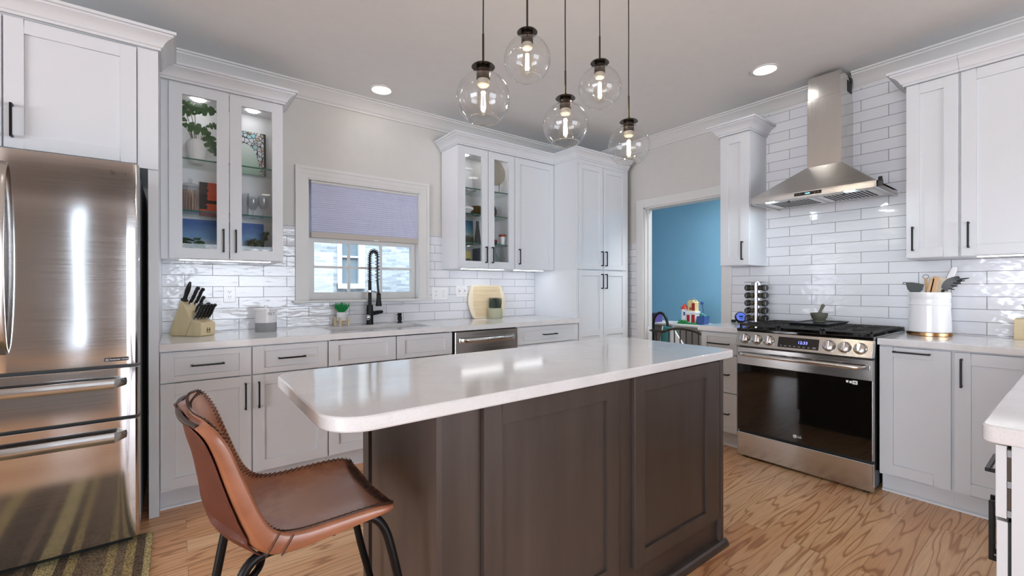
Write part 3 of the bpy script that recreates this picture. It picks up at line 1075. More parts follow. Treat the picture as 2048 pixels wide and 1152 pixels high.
# --- peninsula in the foreground
u = thing('peninsula_cabinet', 'white peninsula cabinet seen end-on at the frame edge, its drawer slightly open', 'cabinet', (1.67, -.2, 0))
link('carcass', MB().box(-1.90, -1.44, -.1116, .5, .112, .874), 'cab', u, smooth=False)
link('toe_kick', MB().box(-1.90, -1.45, -.05, .45, 0, .112), 'cab', u, smooth=False)
dr = door(u, -1.90, -1.44, .708, .870, -.1357, 'drawer', -1.668, .765, False, .15, t=.017, st=.04)
link('drawer_box', MB().box(-1.85, -1.447, -.1186, -.1118, .712, .862), pm('drawer_brown', (74, 60, 46), .6), dr, smooth=False)
link('drawer_clip', MB().box(-1.4465, -1.4415, -.1180, -.1120, .845, .860).box(-1.4465, -1.4415, -.1180, -.1120, .778, .792).box(-1.4465, -1.4415, -.1180, -.1120, .714, .728), 'grey', dr, smooth=False)
link('gap_shade', MB().box(-1.895, -1.443, -.1165, -.1117, .125, .704), 'dark', u, smooth=False)  # black sheet painting the shade inside the gap behind the doors
d1 = door(u, -1.90, -1.671, .12, .704, -.1357, 'door', -1.69, .60, True, .15, t=.017, st=.04)
d1 = door(u, -1.669, -1.44, .12, .704, -.1340, 'door', -1.645, .60, True, .15, t=.017, st=.04)
link('hinge_bumper', MB().box(-1.465, -1.455, -.1168, -.1118, .66, .67).box(-1.465, -1.455, -.1168, -.1118, .40, .41), 'blackp', u, smooth=False)
settle(u, FP)
u = thing('peninsula_base_cabinet', 'white peninsula base cabinet running back to the range wall', 'cabinet', (2.6, -.2, 0))
base_box(u, -3.93, -1.902, .1116, .05)
link('back_panel', MB().box(-3.93, -1.902, .02, .5, .0, .874), 'cab', u, smooth=False)
settle(u, FP)


# ---------------------------------------------------------------- worktops
def rounded(pts, seg=8):
    """polygon with rounded corners; pts (x, y, r)"""
    out = []
    n = len(pts)
    for i, (x, y, r) in enumerate(pts):
        if r <= 0:
            out.append((x, y))
            continue
        p, a, b = Vector((x, y)), Vector(pts[i - 1][:2]), Vector(pts[(i + 1) % n][:2])
        d1, d2 = (a - p).normalized(), (b - p).normalized()
        c = p + (d1 + d2) * r
        a0 = math.atan2(*(p + d1 * r - c).yx)
        a1 = math.atan2(*(p + d2 * r - c).yx)
        da = (a1 - a0 + PI) % (2 * PI) - PI
        for k in range(seg + 1):
            t = a0 + da * k / seg
            out.append((c.x + r * math.cos(t), c.y + r * math.sin(t)))
    return out


ZT = .914
u = thing('worktop', 'white quartz worktop along the window wall with the sink cut in', 'worktop', (1.5, 3.33, .876))
mb = MB()
sk = (.868, 1.615, 3.15, 3.515)
mb.box(-.0705, sk[0], 3.002, 3.6695, .876, ZT).box(sk[1], 3.0895, 3.002, 3.6695, .876, ZT).box(sk[0], sk[1], 3.002, sk[2], .876, ZT).box(sk[0], sk[1], sk[3], 3.6695, .876, ZT)
bmesh.ops.remove_doubles(mb.bm, verts=mb.bm.verts, dist=1e-5)
link('slab', mb, 'quartz', u, smooth=False)
settle(u)
u = thing('sink', 'undermount stainless steel sink below the window', 'sink', (1.24, 3.33, .70))
mb = MB()
a, b, c_, d_ = sk[0] - .008, sk[1] + .008, sk[2] - .008, sk[3] + .008
z0 = .69
ins = [(a, c_, .875), (b, c_, .875), (b, d_, .875), (a, d_, .875)]
bot = [(a + .015, c_ + .015, z0), (b - .015, c_ + .015, z0), (b - .015, d_ - .015, z0), (a + .015, d_ - .015, z0)]
outb = [(p[0], p[1], z0 - .004) for p in ins]
mb.rings([[(p[0] + q[0], p[1] + q[1], .8755) for p, q in zip(ins, ((-.012, -.012), (.012, -.012), (.012, .012), (-.012, .012)))], ins, bot], True, False, True)
mb.rings([[(p[0] + q[0], p[1] + q[1], .8755) for p, q in zip(ins, ((-.012, -.012), (.012, -.012), (.012, .012), (-.012, .012)))], outb], True, False, True)
link('basin', mb, 'steelx', u, smooth=False)
link('drain', MB().lathe([(.001, .003), (.045, .003), (.05, 0)], 24, (1.24, 3.36, z0), cap=False), 'chrome', u)
settle(u)
u = thing('worktop', 'short white quartz worktop between the range and the doorway', 'worktop', (3.62, 1.75, .876))
link('slab', MB().box(3.288, 3.9565, 1.578, 1.910, .876, ZT, .003), 'quartz', u)
settle(u)
u = thing('worktop', 'white quartz worktop turning from beside the range onto the near peninsula', 'worktop', (2.9, 0, .876))
mb = MB()
mb.prism(rounded([(1.414, -.52, .02), (3.9565, -.52, 0), (3.9565, .783, 0), (3.288, .783, .004), (3.288, .155, .01), (1.414, .155, .022)]), .876, ZT)
link('slab', mb, 'quartz', u, bevel=.004)
settle(u)

# ---------------------------------------------------------------- island
u = thing('kitchen_island', 'dark espresso kitchen island with panelled sides in the middle of the room', 'kitchen island', (1.3, 1.36, 0))
link('carcass', MB().box(.566, 2.052, 1.08, 1.60, .02, .875), 'espresso', u, smooth=False)
for a, b, s1, s2 in ((.702, 1.295, .063, .063), (1.388, 2.016, .062, .112)):
    door(u, a, b, .138, .872, 1.06, 'panel_door', t=.0195, stl=s1, str_=s2, st=.06, mat='espresso', rec=.010)
mb = MB().box(.548, .566, 1.055, 1.54, .012, .875)
link('end_panel', mb, 'espresso', u, smooth=False, bevel=.001)
link('end_panel', MB().box(.548, .566, 1.575, 1.632, .012, .875), 'espresso', u, smooth=False, bevel=.001)
link('corner_post', MB().box(2.024, 2.054, 1.063, 1.60, .012, .875), 'espresso', u, smooth=False, bevel=.001)
for a, b in ((.57, 1.308), (1.312, 2.05)):
    door(u, -b, -a, .12, .872, -1.62, 'back_door', t=.0195, st=.06, mat='espresso')
for o in kids(u):
    if o.name.startswith('back_door'):
        o.data.transform(FP)
mb = MB()
mb.box(.552, 2.05, 1.064, 1.60, 0, .03)
mb.prism([(1.064, 0), (1.044, 0), (1.045, .012), (1.050, .024), (1.058, .030), (1.064, .031)], .70, 2.07, 'yz')
mb.prism([(2.052, 0), (2.072, 0), (2.071, .012), (2.066, .024), (2.058, .030), (2.052, .031)], 1.046, 1.60, 'xz')
link('shoe_moulding', mb, 'espresso', u, smooth=False)
settle(u)
u = thing('island_worktop', 'white quartz island top with rounded corners overhanging beside the stool', 'worktop', (1.2, 1.4, .876))
mb = MB()
mb.prism(rounded([(.272, 1.033, .105), (2.160, 1.054, .045), (2.160, 1.764, .10), (.275, 1.752, .085)], 12), .8765, ZT)
link('slab', mb, 'quartz', u, bevel=.005, ang=30)
settle(u)


# ---------------------------------------------------------------- appliances
def logo(parent, M, r, mat, txt=True):
    """round face mark with L and G shapes, then the two letters"""
    mb = MB()
    n = 28
    ring = [(r * math.cos(2 * PI * i / n), r * math.sin(2 * PI * i / n)) for i in range(n)]
    mb.prism(ring, -.0008, 0, 'xz')
    o = link('maker_mark', mb.xf(M), mat, parent, smooth=False)
    mb = MB()
    g = [(.62 * r * math.cos(t), .62 * r * math.sin(t)) for t in [PI * (.5 + 1.5 * k / 14) for k in range(15)]]
    mb.tube([(x, -.0012, z) for x, z in g] + [(.1 * r, -.0012, 0)], r * .075, 5)
    mb.tube([(-.02 * r, -.0012, .4 * r), (-.02 * r, -.0012, -.3 * r), (.2 * r, -.0012, -.3 * r)], r * .075, 5)
    mb.sphere((-.3 * r, -.001, .25 * r), r * .12, 8, 6)
    link('mark_lines', mb.xf(M), 'blackp' if mat != 'dark' else 'chrome', o)
    if txt:
        text('lettering', 'LG', r * 1.75, mat, parent, M @ T(r * 2.5, 0, 0))


# --- fridge
u = thing('refrigerator', 'large stainless french-door fridge with two freezer drawers', 'fridge', (-.60, 3.1, 0))
fl, fr, fyf = -1.056, -.137, 2.72
link('cabinet_body', MB().box(fl + .01, fr - .006, 2.80, 3.60, .03, 1.775, .004), pm('fridge_side', (120, 120, 120), .5, .3), u)
link('foot_grille', MB().box(fl + .03, fr - .03, 2.79, 2.83, .012, .05), 'blackp', u)


def front(name, x0, x1, z0, z1, mat='fridge', sag=.004):
    """slightly bowed sheet-steel front with rolled upright edges"""
    prof = []
    n = 14
    for i in range(n + 1):
        t = i / n
        x = x0 + .016 + (x1 - x0 - .032) * t
        prof.append((x, fyf + sag * (2 * t - 1) ** 2))
    e = fyf + sag
    R = [(x1 - .007, e + .003), (x1 - .002, e + .009), (x1, e + .018), (x1, 2.79)]
    Lf = [(2 * (x0 + x1) / 2 - x, y) for x, y in reversed(R)]
    mb = MB().prism(Lf + prof + R, z0, z1, 'xy')
    return link(name, mb, mat, u, ang=40, bevel=.003)


mid = -.5955
dR = front('door', mid + .003, fr, .861, 1.797)
dL = front('door', fl, mid - .003, .861, 1.797)
d1 = front('freezer_drawer', fl, fr, .620, .848)
d2 = front('freezer_drawer', fl, fr, .053, .607)
link('hinge_cover', MB().box(fr - .10, fr - .01, 2.76, 2.86, 1.775, 1.792, .004), 'blackp', u)


def bow(parent, pts, wz, name='handle', mat='steelx', horiz=True):
    rs = []
    for p, k in pts:
        p = Vector(p)
        if horiz:
            ring = [(0, -.006, .5), (0, -.010, .2), (0, -.010, -.2), (0, -.006, -.5), (0, .004, -.5), (0, .006, 0), (0, .004, .5)]
            rs.append([(p.x, p.y + b, p.z + c * wz * k) for a, b, c in ring])
        else:
            ring = [(.5, -.004), (.2, -.009), (-.2, -.009), (-.5, -.004), (-.5, .005), (.5, .005)]
            rs.append([(p.x + a * wz * k, p.y + b, p.z) for a, b in ring])
    return link(name, MB().rings(rs, True, True, True), mat, parent, ang=50)


for dd, zc in ((d1, .784), (d2, .540)):
    pts = []
    for i in range(21):
        t = i / 20
        x = fl + .042 + (fr - fl - .084) * t
        k = min(1, min(t, 1 - t) / .05)
        pts.append(((x, fyf + .016 - .058 * math.sin(PI / 2 * k) * (1 - .0 * t), zc), .75 + .25 * k))
    bow(dd, pts, .044)
for dd, xx in ((dR, mid + .026), (dL, mid - .026)):
    pts = []
    for i in range(25):
        t = i / 24
        z = .94 + .80 * t
        k = math.sin(PI * t) ** .45 if 0 < t < 1 else 0
        pts.append(((xx, fyf + .012 - .075 * k, z), 1))
    bow(dd, pts, .036, horiz=False, mat='steelz')
logo(u, T(-.230, fyf + .0035, 1.745), .0135, 'slategrey')
link('label_plate', MB().box(-.259, -.174, fyf - .001, fyf + .012, .880, .897, .0015), 'blackp', u)
text('plate_lettering', 'Inverter Linear', .0115, 'white', u, T(-.205, fyf - .0012, .8885))
link('plate_symbol', MB().box(-.255, -.243, fyf - .0016, fyf + .0, .882, .894), 'print', u)
settle(u)

# --- dishwasher
u = thing('dishwasher', 'stainless dishwasher with a bowed bar handle under the window-wall worktop', 'dishwasher', (2.03, 3.35, 0))
mb = MB().box(1.716, 2.340, 3.035, 3.62, .03, .872)
link('tub', mb, 'blackp', u, smooth=False)
dw = link('door', MB().box(1.730, 2.339, 3.012, 3.034, .12, .866, .003), steel('dishwasher_steel', 'x', rough=.22), u)
pts = []
for i in range(17):
    t = i / 16
    k = min(1, min(t, 1 - t) / .08)
    pts.append(((1.762 + .546 * t, 3.010 - .042 * math.sin(PI / 2 * k) - .008 * math.sin(PI * t), .802 - .004), .9 + .1 * k))
bow(dw, pts, .034)
link('kick_plate', MB().box(1.73, 2.338, 3.07, 3.08, .01, .115), 'blackp', u, smooth=False)
settle(u)

# --- range
u = thing('gas_range', 'stainless slide-in gas range with six knobs and a black glass oven door', 'stove', (3.56, 1.178, 0))
ra, rb = .787, 1.573           # y extent
rf = 3.235
P_ = FR


def rbox(x0, x1, ya, yb, z0, z1, bev=0.0):
    return MB().box(x0, x1, ya, yb, z0, z1, bev)


link('body', rbox(3.262, 3.93, ra + .002, rb - .002, .03, .89), 'blackp', u, smooth=False)
link('storage_drawer', rbox(rf, 3.262, ra, rb, .014, .176, .004), 'steely', u)
dz = link('oven_door', rbox(rf + .008, 3.262, ra, rb, .192, .786, .003), 'steely', u)
link('oven_glass', rbox(rf + .001, rf + .009, ra + .006, rb - .004, .195, .664, .001), 'bglass', dz)
link('door_band', rbox(rf, rf + .009, ra, rb, .664, .786, .002), 'steely', dz)
mb = MB()
for k in range(4):
    y = 1.30 - k * .14
    mb.box(rf - .0006, rf, y - .055, y + .055, .752, .757)
link('vent_slot', mb, 'dark', dz, smooth=False)
rs = []
for i in range(21):
    t = i / 20
    y = rb - .012 - (rb - ra - .03) * t
    k = min(1, min(t, 1 - t) / .06)
    x = rf + .002 - .036 * math.sin(PI / 2 * k) - .016 * math.sin(PI * t)
    ring = [(-.008, .011), (-.012, .004), (-.012, -.004), (-.008, -.012), (.006, -.012), (.006, .011)]
    rs.append([(x + a, y, .740 + b) for a, b in ring])
link('handle', MB().rings(rs, True, True, True), 'steely', dz, ang=50)
# sloped control panel
pt, pb = 3.228, 3.205
cp = [(pt + .01, .902), (pb, .800), (3.262, .797), (3.29, .902)]
mb = MB().prism([(x, z) for x, z in cp], ra - .001, rb + .001, 'xz')
cpo = link('control_panel', mb, 'steely', u, bevel=.003)
tilt = math.atan2((pt + .01) - pb, .102)


def onpanel(y, z):
    """matrix at a point of the sloped panel, local -y pointing out of it"""
    x = pb + (z - .800) * ((pt + .01 - pb) / .102)
    return T(x, y, z) @ Matrix.Rotation(-PI / 2, 4, 'Z') @ Matrix.Rotation(-tilt, 4, 'X')


for y in (1.512, 1.430, 1.352, 1.003, .922, .845):
    M_ = onpanel(y, .850)
    mb = MB().lathe([(.031, 0), (.033, -.004), (.031, -.010), (.026, -.012)], 28, (0, 0, 0), 'y')
    kb = link('knob', MB().lathe([(.033, 0), (.033, .006), (.029, .010), (.027, .024), (.024, .026)], 32, (0, 0, 0), 'y').xf(M_ @ Matrix.Rotation(PI, 4, 'Z')), 'steely', cpo)
    mb.bm.free()
    link('knob_grip', MB().box(-.009, .009, -.040, -.020, -.026, .026, .003).xf(M_), 'chrome', kb)
    link('knob_ring', MB().lathe([(.0345, .0), (.0345, .004), (.031, .004)], 32, (0, 0, 0), 'y', cap=False).xf(M_ @ Matrix.Rotation(PI, 4, 'Z')), 'blackp', kb)
M_ = onpanel(1.175, .849)
sc_ = link('display', MB().box(-.118, .118, -.002, .001, -.035, .035).xf(M_), 'bglass', cpo, smooth=False)
text('clock_digits', '12:33', .026, 'digits', sc_, M_ @ T(.028, -.0022, .004))
mb = MB()
for k in range(8):
    mb.box(-.104 + k * .027, -.092 + k * .027, -.0028, -.002, -.026, -.021)
mb.box(.086, .104, -.0028, -.002, -.027, -.018)
link('touch_symbols', mb.xf(M_), 'print', sc_, smooth=False)
# cooktop, burners, grates
ck = link('cooktop', rbox(3.232, 3.90, ra - .002, rb + .002, .902, .921, .004), 'bglass', u)
link('rear_trim', rbox(3.86, 3.93, ra, rb, .90, .945, .004), 'iron', u)
for x, y, r in ((3.40, 1.45, .045), (3.70, 1.45, .035), (3.40, .91, .05), (3.70, .91, .04), (3.55, 1.18, .045)):
    bu = link('burner', MB().lathe([(r, 0), (r, .012), (r * .8, .014), (r * .8, .022), (.001, .024)], 24, (x, y, .921)), 'iron', u)
for a, b in ((ra + .008, 1.046), (1.052, 1.306), (1.312, rb - .008)):
    mb = MB()
    h0, h1 = .936, .951
    xa, xb = 3.258, 3.853
    w = .012
    for y in (a, b - w):
        mb.box(xa, xb, y, y + w, h0, h1, .002)
    for x in (xa, xb - w, (xa + xb) / 2 - w / 2):
        mb.box(x, x + w, a, b, h0, h1, .002)
    for x in (xa, xb - w, (xa + xb) / 2 - w / 2):
        for y in (a, b - w):
            mb.box(x, x + w, y, y + w, .9205, h0 + .004)
    m = (a + b) / 2
    for xc in (3.405, 3.705):
        mb.box(xc - .05, xc - .035, a + .04, b - .04, h0 + .004, h1 + .002)
        mb.box(xc + .035, xc + .05, a + .04, b - .04, h0 + .004, h1 + .002)
        mb.box(xc - .13, xc - .045, m - .006, m + .006, h0 + .004, h1 + .002)
        mb.box(xc + .045, xc + .13, m - .006, m + .006, h0 + .004, h1 + .002)
    for k in range(9):
        x = xa + .03 + k * .064
        mb.box(x, x + .010, a, a + .05, h0 + .004, h1 + .002)
        mb.box(x, x + .010, b - .05, b, h0 + .004, h1 + .002)
    link('grate', mb, 'iron', u, smooth=False)
for x in (3.275, 3.88):
    for y in (ra + .04, rb - .04):
        link('foot', MB().cyl((x, y, 0), .018, .032, 16), 'blackp', u)
logo(u, T(rf + .0009, 1.198, .236) @ Matrix.Rotation(-PI / 2, 4, 'Z'), .011, 'white')
mb = MB()
for y0, z0, w, h in ((.919, .652, .012, .014), (.902, .650, .012, .014)):
    mb.box(rf + .0002, rf + .001, y0 - w, y0, z0 - h, z0)
mb.box(rf + .0002, rf + .001, .862, .887, .632, .654)
st = link('door_sticker', mb, 'white', dz, smooth=False)
link('sticker_print', MB().box(rf - .0004, rf + .0002, .868, .881, .638, .648), 'print', st, smooth=False)
settle(u)
gd = thing('griddle', 'flat black griddle plate lying across the middle grates of the range', 'griddle', (3.58, 1.18, .953))
mb = MB().box(3.40, 3.80, 1.075, 1.292, .953, .960)
ed = [(3.385, 1.065), (3.82, 1.065), (3.82, 1.302), (3.385, 1.302)]
ii = [(3.40, 1.078), (3.805, 1.078), (3.805, 1.289), (3.40, 1.289)]
mb.rings([[(x, y, .9535) for x, y in ii], [(x, y, .970) for x, y in ed], [(x + (.006 if x < 3.6 else -.006), y + (.006 if y < 1.2 else -.006), .970) for x, y in ed], [(x, y, .9605) for x, y in ii]], True)
link('plate', mb, pm('griddle_black', (40, 40, 44), .35, .3), gd)
settle(gd)

# --- range hood
u = thing('range_hood', 'stainless chimney range hood above the gas range', 'range hood', (3.71, 1.2, 1.838))
ha, hb, hx = .826, 1.580, 3.458
ch = (3.70, 1.080, 1.288)
mb = MB()
low = [(hx, ha), (XT - .001, ha), (XT - .001, hb), (hx, hb)]
top = [(ch[0] - .004, ch[1] - .004), (XT - .001, ch[1] - .004), (XT - .001, ch[2] + .004), (ch[0] - .004, ch[2] + .004)]
mb.rings([[(x, y, 1.877) for x, y in low], [(x, y, 2.088) for x, y in top]], True, True, True)
link('canopy', mb, 'hood', u, smooth=False, bevel=.002)
mb = MB().box(hx, XT - .001, ha, hb, 1.866, 1.8775).box(hx, hx + .014, ha, hb, 1.838, 1.8775).box(hx, XT - .001, ha, ha + .012, 1.838, 1.8775).box(hx, XT - .001, hb - .012, hb, 1.838, 1.8775)
link('canopy_rim', mb, 'hood', u, smooth=False, bevel=.001)
chm = steel('chimney_steel', 'z', base=(.68, .66, .63, 1), rough=.2, wob=.12)
link('chimney', MB().box(ch[0], XT - .001, ch[1], ch[2], 2.086, 2.58, .002), chm, u)
chu = link('upper_chimney', MB().box(ch[0] + .003, XT - .001, ch[1] + .003, ch[2] - .003, 2.575, 2.738, .002), chm, u)
link('vent_grille', MB().box(3.84, 3.93, ch[1] + .001, ch[1] + .004, 2.62, 2.70), 'dark', chu, smooth=False)
link('filter_tray', MB().box(hx + .014, XT - .002, ha + .012, hb - .012, 1.848, 1.855), steel('tray_steel', 'y', rough=.35), u, smooth=False)
for a, b in ((.87, 1.195), (1.21, 1.535)):
    mb = MB()
    n = 11
    for k in range(n):
        y = a + .045 + (b - a - .09) * k / (n - 1)
        mb.box(3.60, 3.86, y - .007, y + .007, 1.846, 1.849)
    fl_ = link('baffle_filter', MB().box(3.575, 3.885, a, b, 1.8455, 1.848), 'hood', u, smooth=False)
    link('baffle_slots', mb.xf(T(0, 0, -.0012)), 'dark', fl_, smooth=False)
    link('filter_latch', MB().cyl((3.60, (a + b) / 2, 1.838), .008, .008, 12), 'blackp', fl_)
for y in (.985, 1.475):
    p = link('hood_lamp', MB().cyl((3.535, y, 1.8435), .030, .005), 'cool', u)
    area('hood_glow', (3.535, y, 1.842), (0, 0, 0), .05, .05, 1.3, (.80, .93, 1.0), p, 'DISK')
sc_ = link('display', MB().box(hx - .001, hx + .002, 1.119, 1.284, 1.848, 1.870), 'bglass', u, smooth=False)
MH = T(hx - .0012, 1.203, 1.859) @ Matrix.Rotation(-PI / 2, 4, 'Z')
text('display_digits', '12:33', .014, 'cyan', sc_, MH)
mb = MB()
for k in (-.065, -.045, .045, .065):
    mb.box(k - .003, k + .003, -.0006, 0, -.002, .002)
link('touch_symbols', mb.xf(MH), 'print', sc_, smooth=False)
settle(u)
u = thing('magnetic_clip', 'small black and chrome clip stuck on the end of the range hood', 'clip', (3.505, .80, 1.86))
link('clip_body', MB().prism([(3.478, 1.842), (3.516, 1.848), (3.512, 1.878), (3.498, 1.888), (3.494, 1.905), (3.484, 1.886), (3.474, 1.874)], .804, .825, 'xz'), 'blackp', u, bevel=.002)
link('clip_knob', MB().lathe([(.001, -.001), (.014, 0), (.019, .006), (.019, .016), (.014, .022), (.001, .023)], 20, (3.528, .8256, 1.858), 'y').xf(T(0, 0, 0)), 'chrome', u)
settle(u)

# ---------------------------------------------------------------- lights
def can(x, y, label, power=26, spread=PI):
    u = thing('recessed_light', label, 'ceiling light', (x, y, CE - .01), group=None)
    link('trim_ring', MB().lathe([(.085, 0), (.089, -.006), (.074, -.009), (.068, -.004), (.068, 0)], 40, (x, y, CE), cap=False), 'whitem', u)
    p = link('lamp_disc', MB().cyl((x, y, CE - .006), .0675, .004, 40), 'led', u)
    d = bpy.data.lights.new('can_glow', 'AREA')
    area('can_glow', (x, y, CE - .012), (0, 0, 0), .13, .13, power, (1, .985, .965), p, 'DISK', spread)
    bpy.data.lights.remove(d)
    settle(u)


can(1.287, 3.384, 'round recessed ceiling light above the sink window', 22)
can(3.345, 1.429, 'round recessed ceiling light in front of the range hood', 15)
for x, y, w, p_, s_ in ((2.70, .30, 'the aisle by the peninsula', 95, 1.3), (-.02, 1.30, 'the counter stool', 42, .8), (1.2, -1.6, 'the near end of the room', 40, 1.75)):  # unseen cans added as fill for the floor, stool and near room
    can(x, y, 'added unseen ceiling fill light over ' + w, p_, s_)


def pendant(x, y, z, rod, label, pos):
    u = thing('pendant_light', label, 'pendant light', (x, y, z), group='glass globe pendants over the island')
    r = .1
    a0, a1 = math.asin(.030 / r), PI - math.asin(.060 / r)
    n = 26
    out = [(r * math.sin(a0 + (a1 - a0) * i / n), r * .99 * math.cos(a0 + (a1 - a0) * i / n)) for i in range(n + 1)]
    link('glass_globe', MB().lathe([(.030, out[0][1] + .008)] + out, 56, cap=False), 'globe', u, ang=80)
    link('globe_rim', MB().tube([(.060 * math.cos(t), .060 * math.sin(t), out[-1][1]) for t in [2 * PI * k / 48 for k in range(48)]], .0013, 6, True), MAT['rimg'], u)
    link('socket_cap', MB().lathe([(.001, .120), (.024, .120), (.0255, .112), (.0255, .072), (.022, .070), (.001, .070)], 32), 'gunmetal', u)
    link('shade_disc', MB().lathe([(.001, .128), (.010, .127), (.041, .121), (.044, .117), (.040, .117), (.012, .122), (.001, .122)], 40), 'gunmetal', u)
    link('lamp_socket', MB().lathe([(.021, .072), (.0225, .066), (.0225, .050), (.018, .046), (.001, .048)], 28), 'tan', u)
    b = link('bulb', MB().lathe([(.0125, .050), (.015, .030), (.022, .005), (.029, -.020), (.031, -.036), (.027, -.054), (.014, -.066), (.001, -.069)], 28), 'bulb', u)
    mb = MB()
    for k in range(4):
        t = 2 * PI * k / 4 + .4
        mb.tube([(.006 * math.cos(t), .006 * math.sin(t), .022), (.0085 * math.cos(t), .0085 * math.sin(t), -.042)], .0013, 6)
    link('filament', mb, 'filament', b)
    link('stem_rod', MB().cyl((0, 0, .126), .0042, rod, 12).cyl((0, 0, .125), .007, .014, 14), 'gunmetal', u)
    top = CE - z
    cord = []
    for i in range(17):
        t = i / 16
        w = .0022 * math.sin(7 * t + pos) * math.sin(PI * t)
        cord.append((w, w * .6, .12 + rod + (top - .13 - rod) * t))
    link('cord', MB().tube(cord, .0026, 8), 'blackp', u)
    link('ceiling_cap', MB().lathe([(.001, top - .024), (.028, top - .022), (.032, top - .004), (.032, top), (.001, top)], 28), 'gunmetal', u)
    d = bpy.data.lights.new('bulb_glow', 'POINT')
    d.energy = 1.3
    d.color = (1, .9, .74)
    d.shadow_soft_size = .012
    lo = bpy.data.objects.new('bulb_glow', d)
    lo.location = (0, 0, -.03)
    lo.parent = b
    COL.objects.link(lo)
    return u


pendant(.918, 1.387, 1.922, .115, 'clear glass globe pendant, lowest over the stool end of the island', 0)
pendant(1.207, 1.481, 2.194, .30, 'clear glass globe pendant, highest of all, its rod running out of the frame', 1)
pendant(1.382, 1.428, 1.937, .115, 'clear glass globe pendant hanging in the middle of the five', 2)
pendant(1.602, 1.423, 2.159, .118, 'clear glass globe pendant, the second highest, over the range end', 3)
pendant(1.763, 1.381, 1.905, .118, 'clear glass globe pendant at the doorway end of the five', 4)

# ---------------------------------------------------------------- counter stool
u = thing('counter_stool', 'tan leather bucket counter stool with black metal legs at the island', 'stool', (.26, 1.26, 0))
Rm = [(.046, .948), (.068, .927), (.088, .893), (.104, .85), (.122, .80), (.140, .752), (.160, .712), (.188, .687), (.23, .678), (.29, .678), (.35, .679), (.41, .677), (.446, .667)]
Ot = [(.026, .936), (.048, .910), (.066, .868), (.083, .81), (.100, .758), (.117, .715), (.135, .676), (.160, .645), (.205, .634), (.265, .638), (.335, .645), (.395, .653), (.446, .660)]
Cn = [(.016, .957), (.030, .925), (.038, .885), (.050, .84), (.059, .79), (.067, .745), (.080, .700), (.110, .665), (.165, .650), (.24, .648), (.32, .652), (.39, .655), (.449, .648)]
ya, yb = 1.068, 1.452
ym, hw = (ya + yb) / 2, (yb - ya) / 2


def interp(L, n):
    """smooth resample of a profile"""
    out = []
    m = len(L) - 1
    for i in range(n + 1):
        s = m * i / n
        k = min(int(s), m - 1)
        t = s - k
        p0, p1, p2, p3 = (Vector(L[max(0, min(m, k + j))]) for j in (-1, 0, 1, 2))
        out.append(.5 * ((2 * p1) + (p2 - p0) * t + (2 * p0 - 5 * p1 + 4 * p2 - p3) * t * t + (3 * p1 - p0 - 3 * p2 + p3) * t ** 3))
    return out


NS = 44
RR, OO, CC = interp(Rm, NS), interp(Ot, NS), interp(Cn, NS)


def widthf(i):
    t = i / NS
    a = 1 - .14 * max(0, 1 - t / .13) ** 2
    return a * (1 - .10 * max(0, (t - .93) / .07) ** 2)


def inner(i, v):
    """point of the seat's upper leather face"""
    w = abs(v) ** 3.2
    p = CC[i] * (1 - w) + RR[i] * w
    return (p.x, ym + hw * widthf(i) * v, p.y)


rows = []
NV = 20
for i in range(NS + 1):
    up = [inner(i, -1 + 2 * k / NV) for k in range(NV + 1)]
    wf_ = hw * widthf(i) + .008
    lo = []
    for k in range(NV + 1):
        v = 1 - 2 * k / NV
        w = abs(v) ** (1.25 if i < NS * .5 else 2.2)
        nx = -.016 if i < NS * .55 else 0
        c = Vector((CC[i].x + nx * (1 - w), CC[i].y - (.012 if i > NS * .4 else .003)))
        p = c * (1 - w) + OO[i] * w
        lo.append((p.x, ym + wf_ * v, p.y))
    rows.append([(up[0][0], up[0][1] - .006, up[0][2] - .006)] + up + [(up[-1][0], up[-1][1] + .006, up[-1][2] - .006)] + lo)
mb = MB()
mb.rings(rows, True, True, True)
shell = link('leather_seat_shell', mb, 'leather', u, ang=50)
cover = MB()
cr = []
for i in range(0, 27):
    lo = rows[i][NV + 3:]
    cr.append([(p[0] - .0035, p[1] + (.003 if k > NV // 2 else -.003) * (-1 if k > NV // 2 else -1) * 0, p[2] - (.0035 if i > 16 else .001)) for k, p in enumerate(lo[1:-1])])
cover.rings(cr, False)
ob = link('outer_back', cover, pm('shaded_saddle_leather', (96, 44, 24), .5, var=.3, vs=20), u)  # colour holds both dark leather and the shade on the outer back
ob['label'] = 'outer back panel of the stool, dark brown with its shade painted in'
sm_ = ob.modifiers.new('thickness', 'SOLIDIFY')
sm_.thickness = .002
m = shell.modifiers.new('subdivision', 'SUBSURF')
m.levels = 1
m.render_levels = 1
# stitched rim: zigzag thread along both edges, over the back and across the front
th = pm('thread', (58, 34, 22), .7)


def rimpt(s, side, inset):
    i = max(0, min(NS, s))
    v = side * (1 - inset)
    k = int(i)
    t = i - k
    a = Vector(inner(k, v))
    b = Vector(inner(min(NS, k + 1), v))
    return a.lerp(b, t) + Vector((.002, 0, .0035))


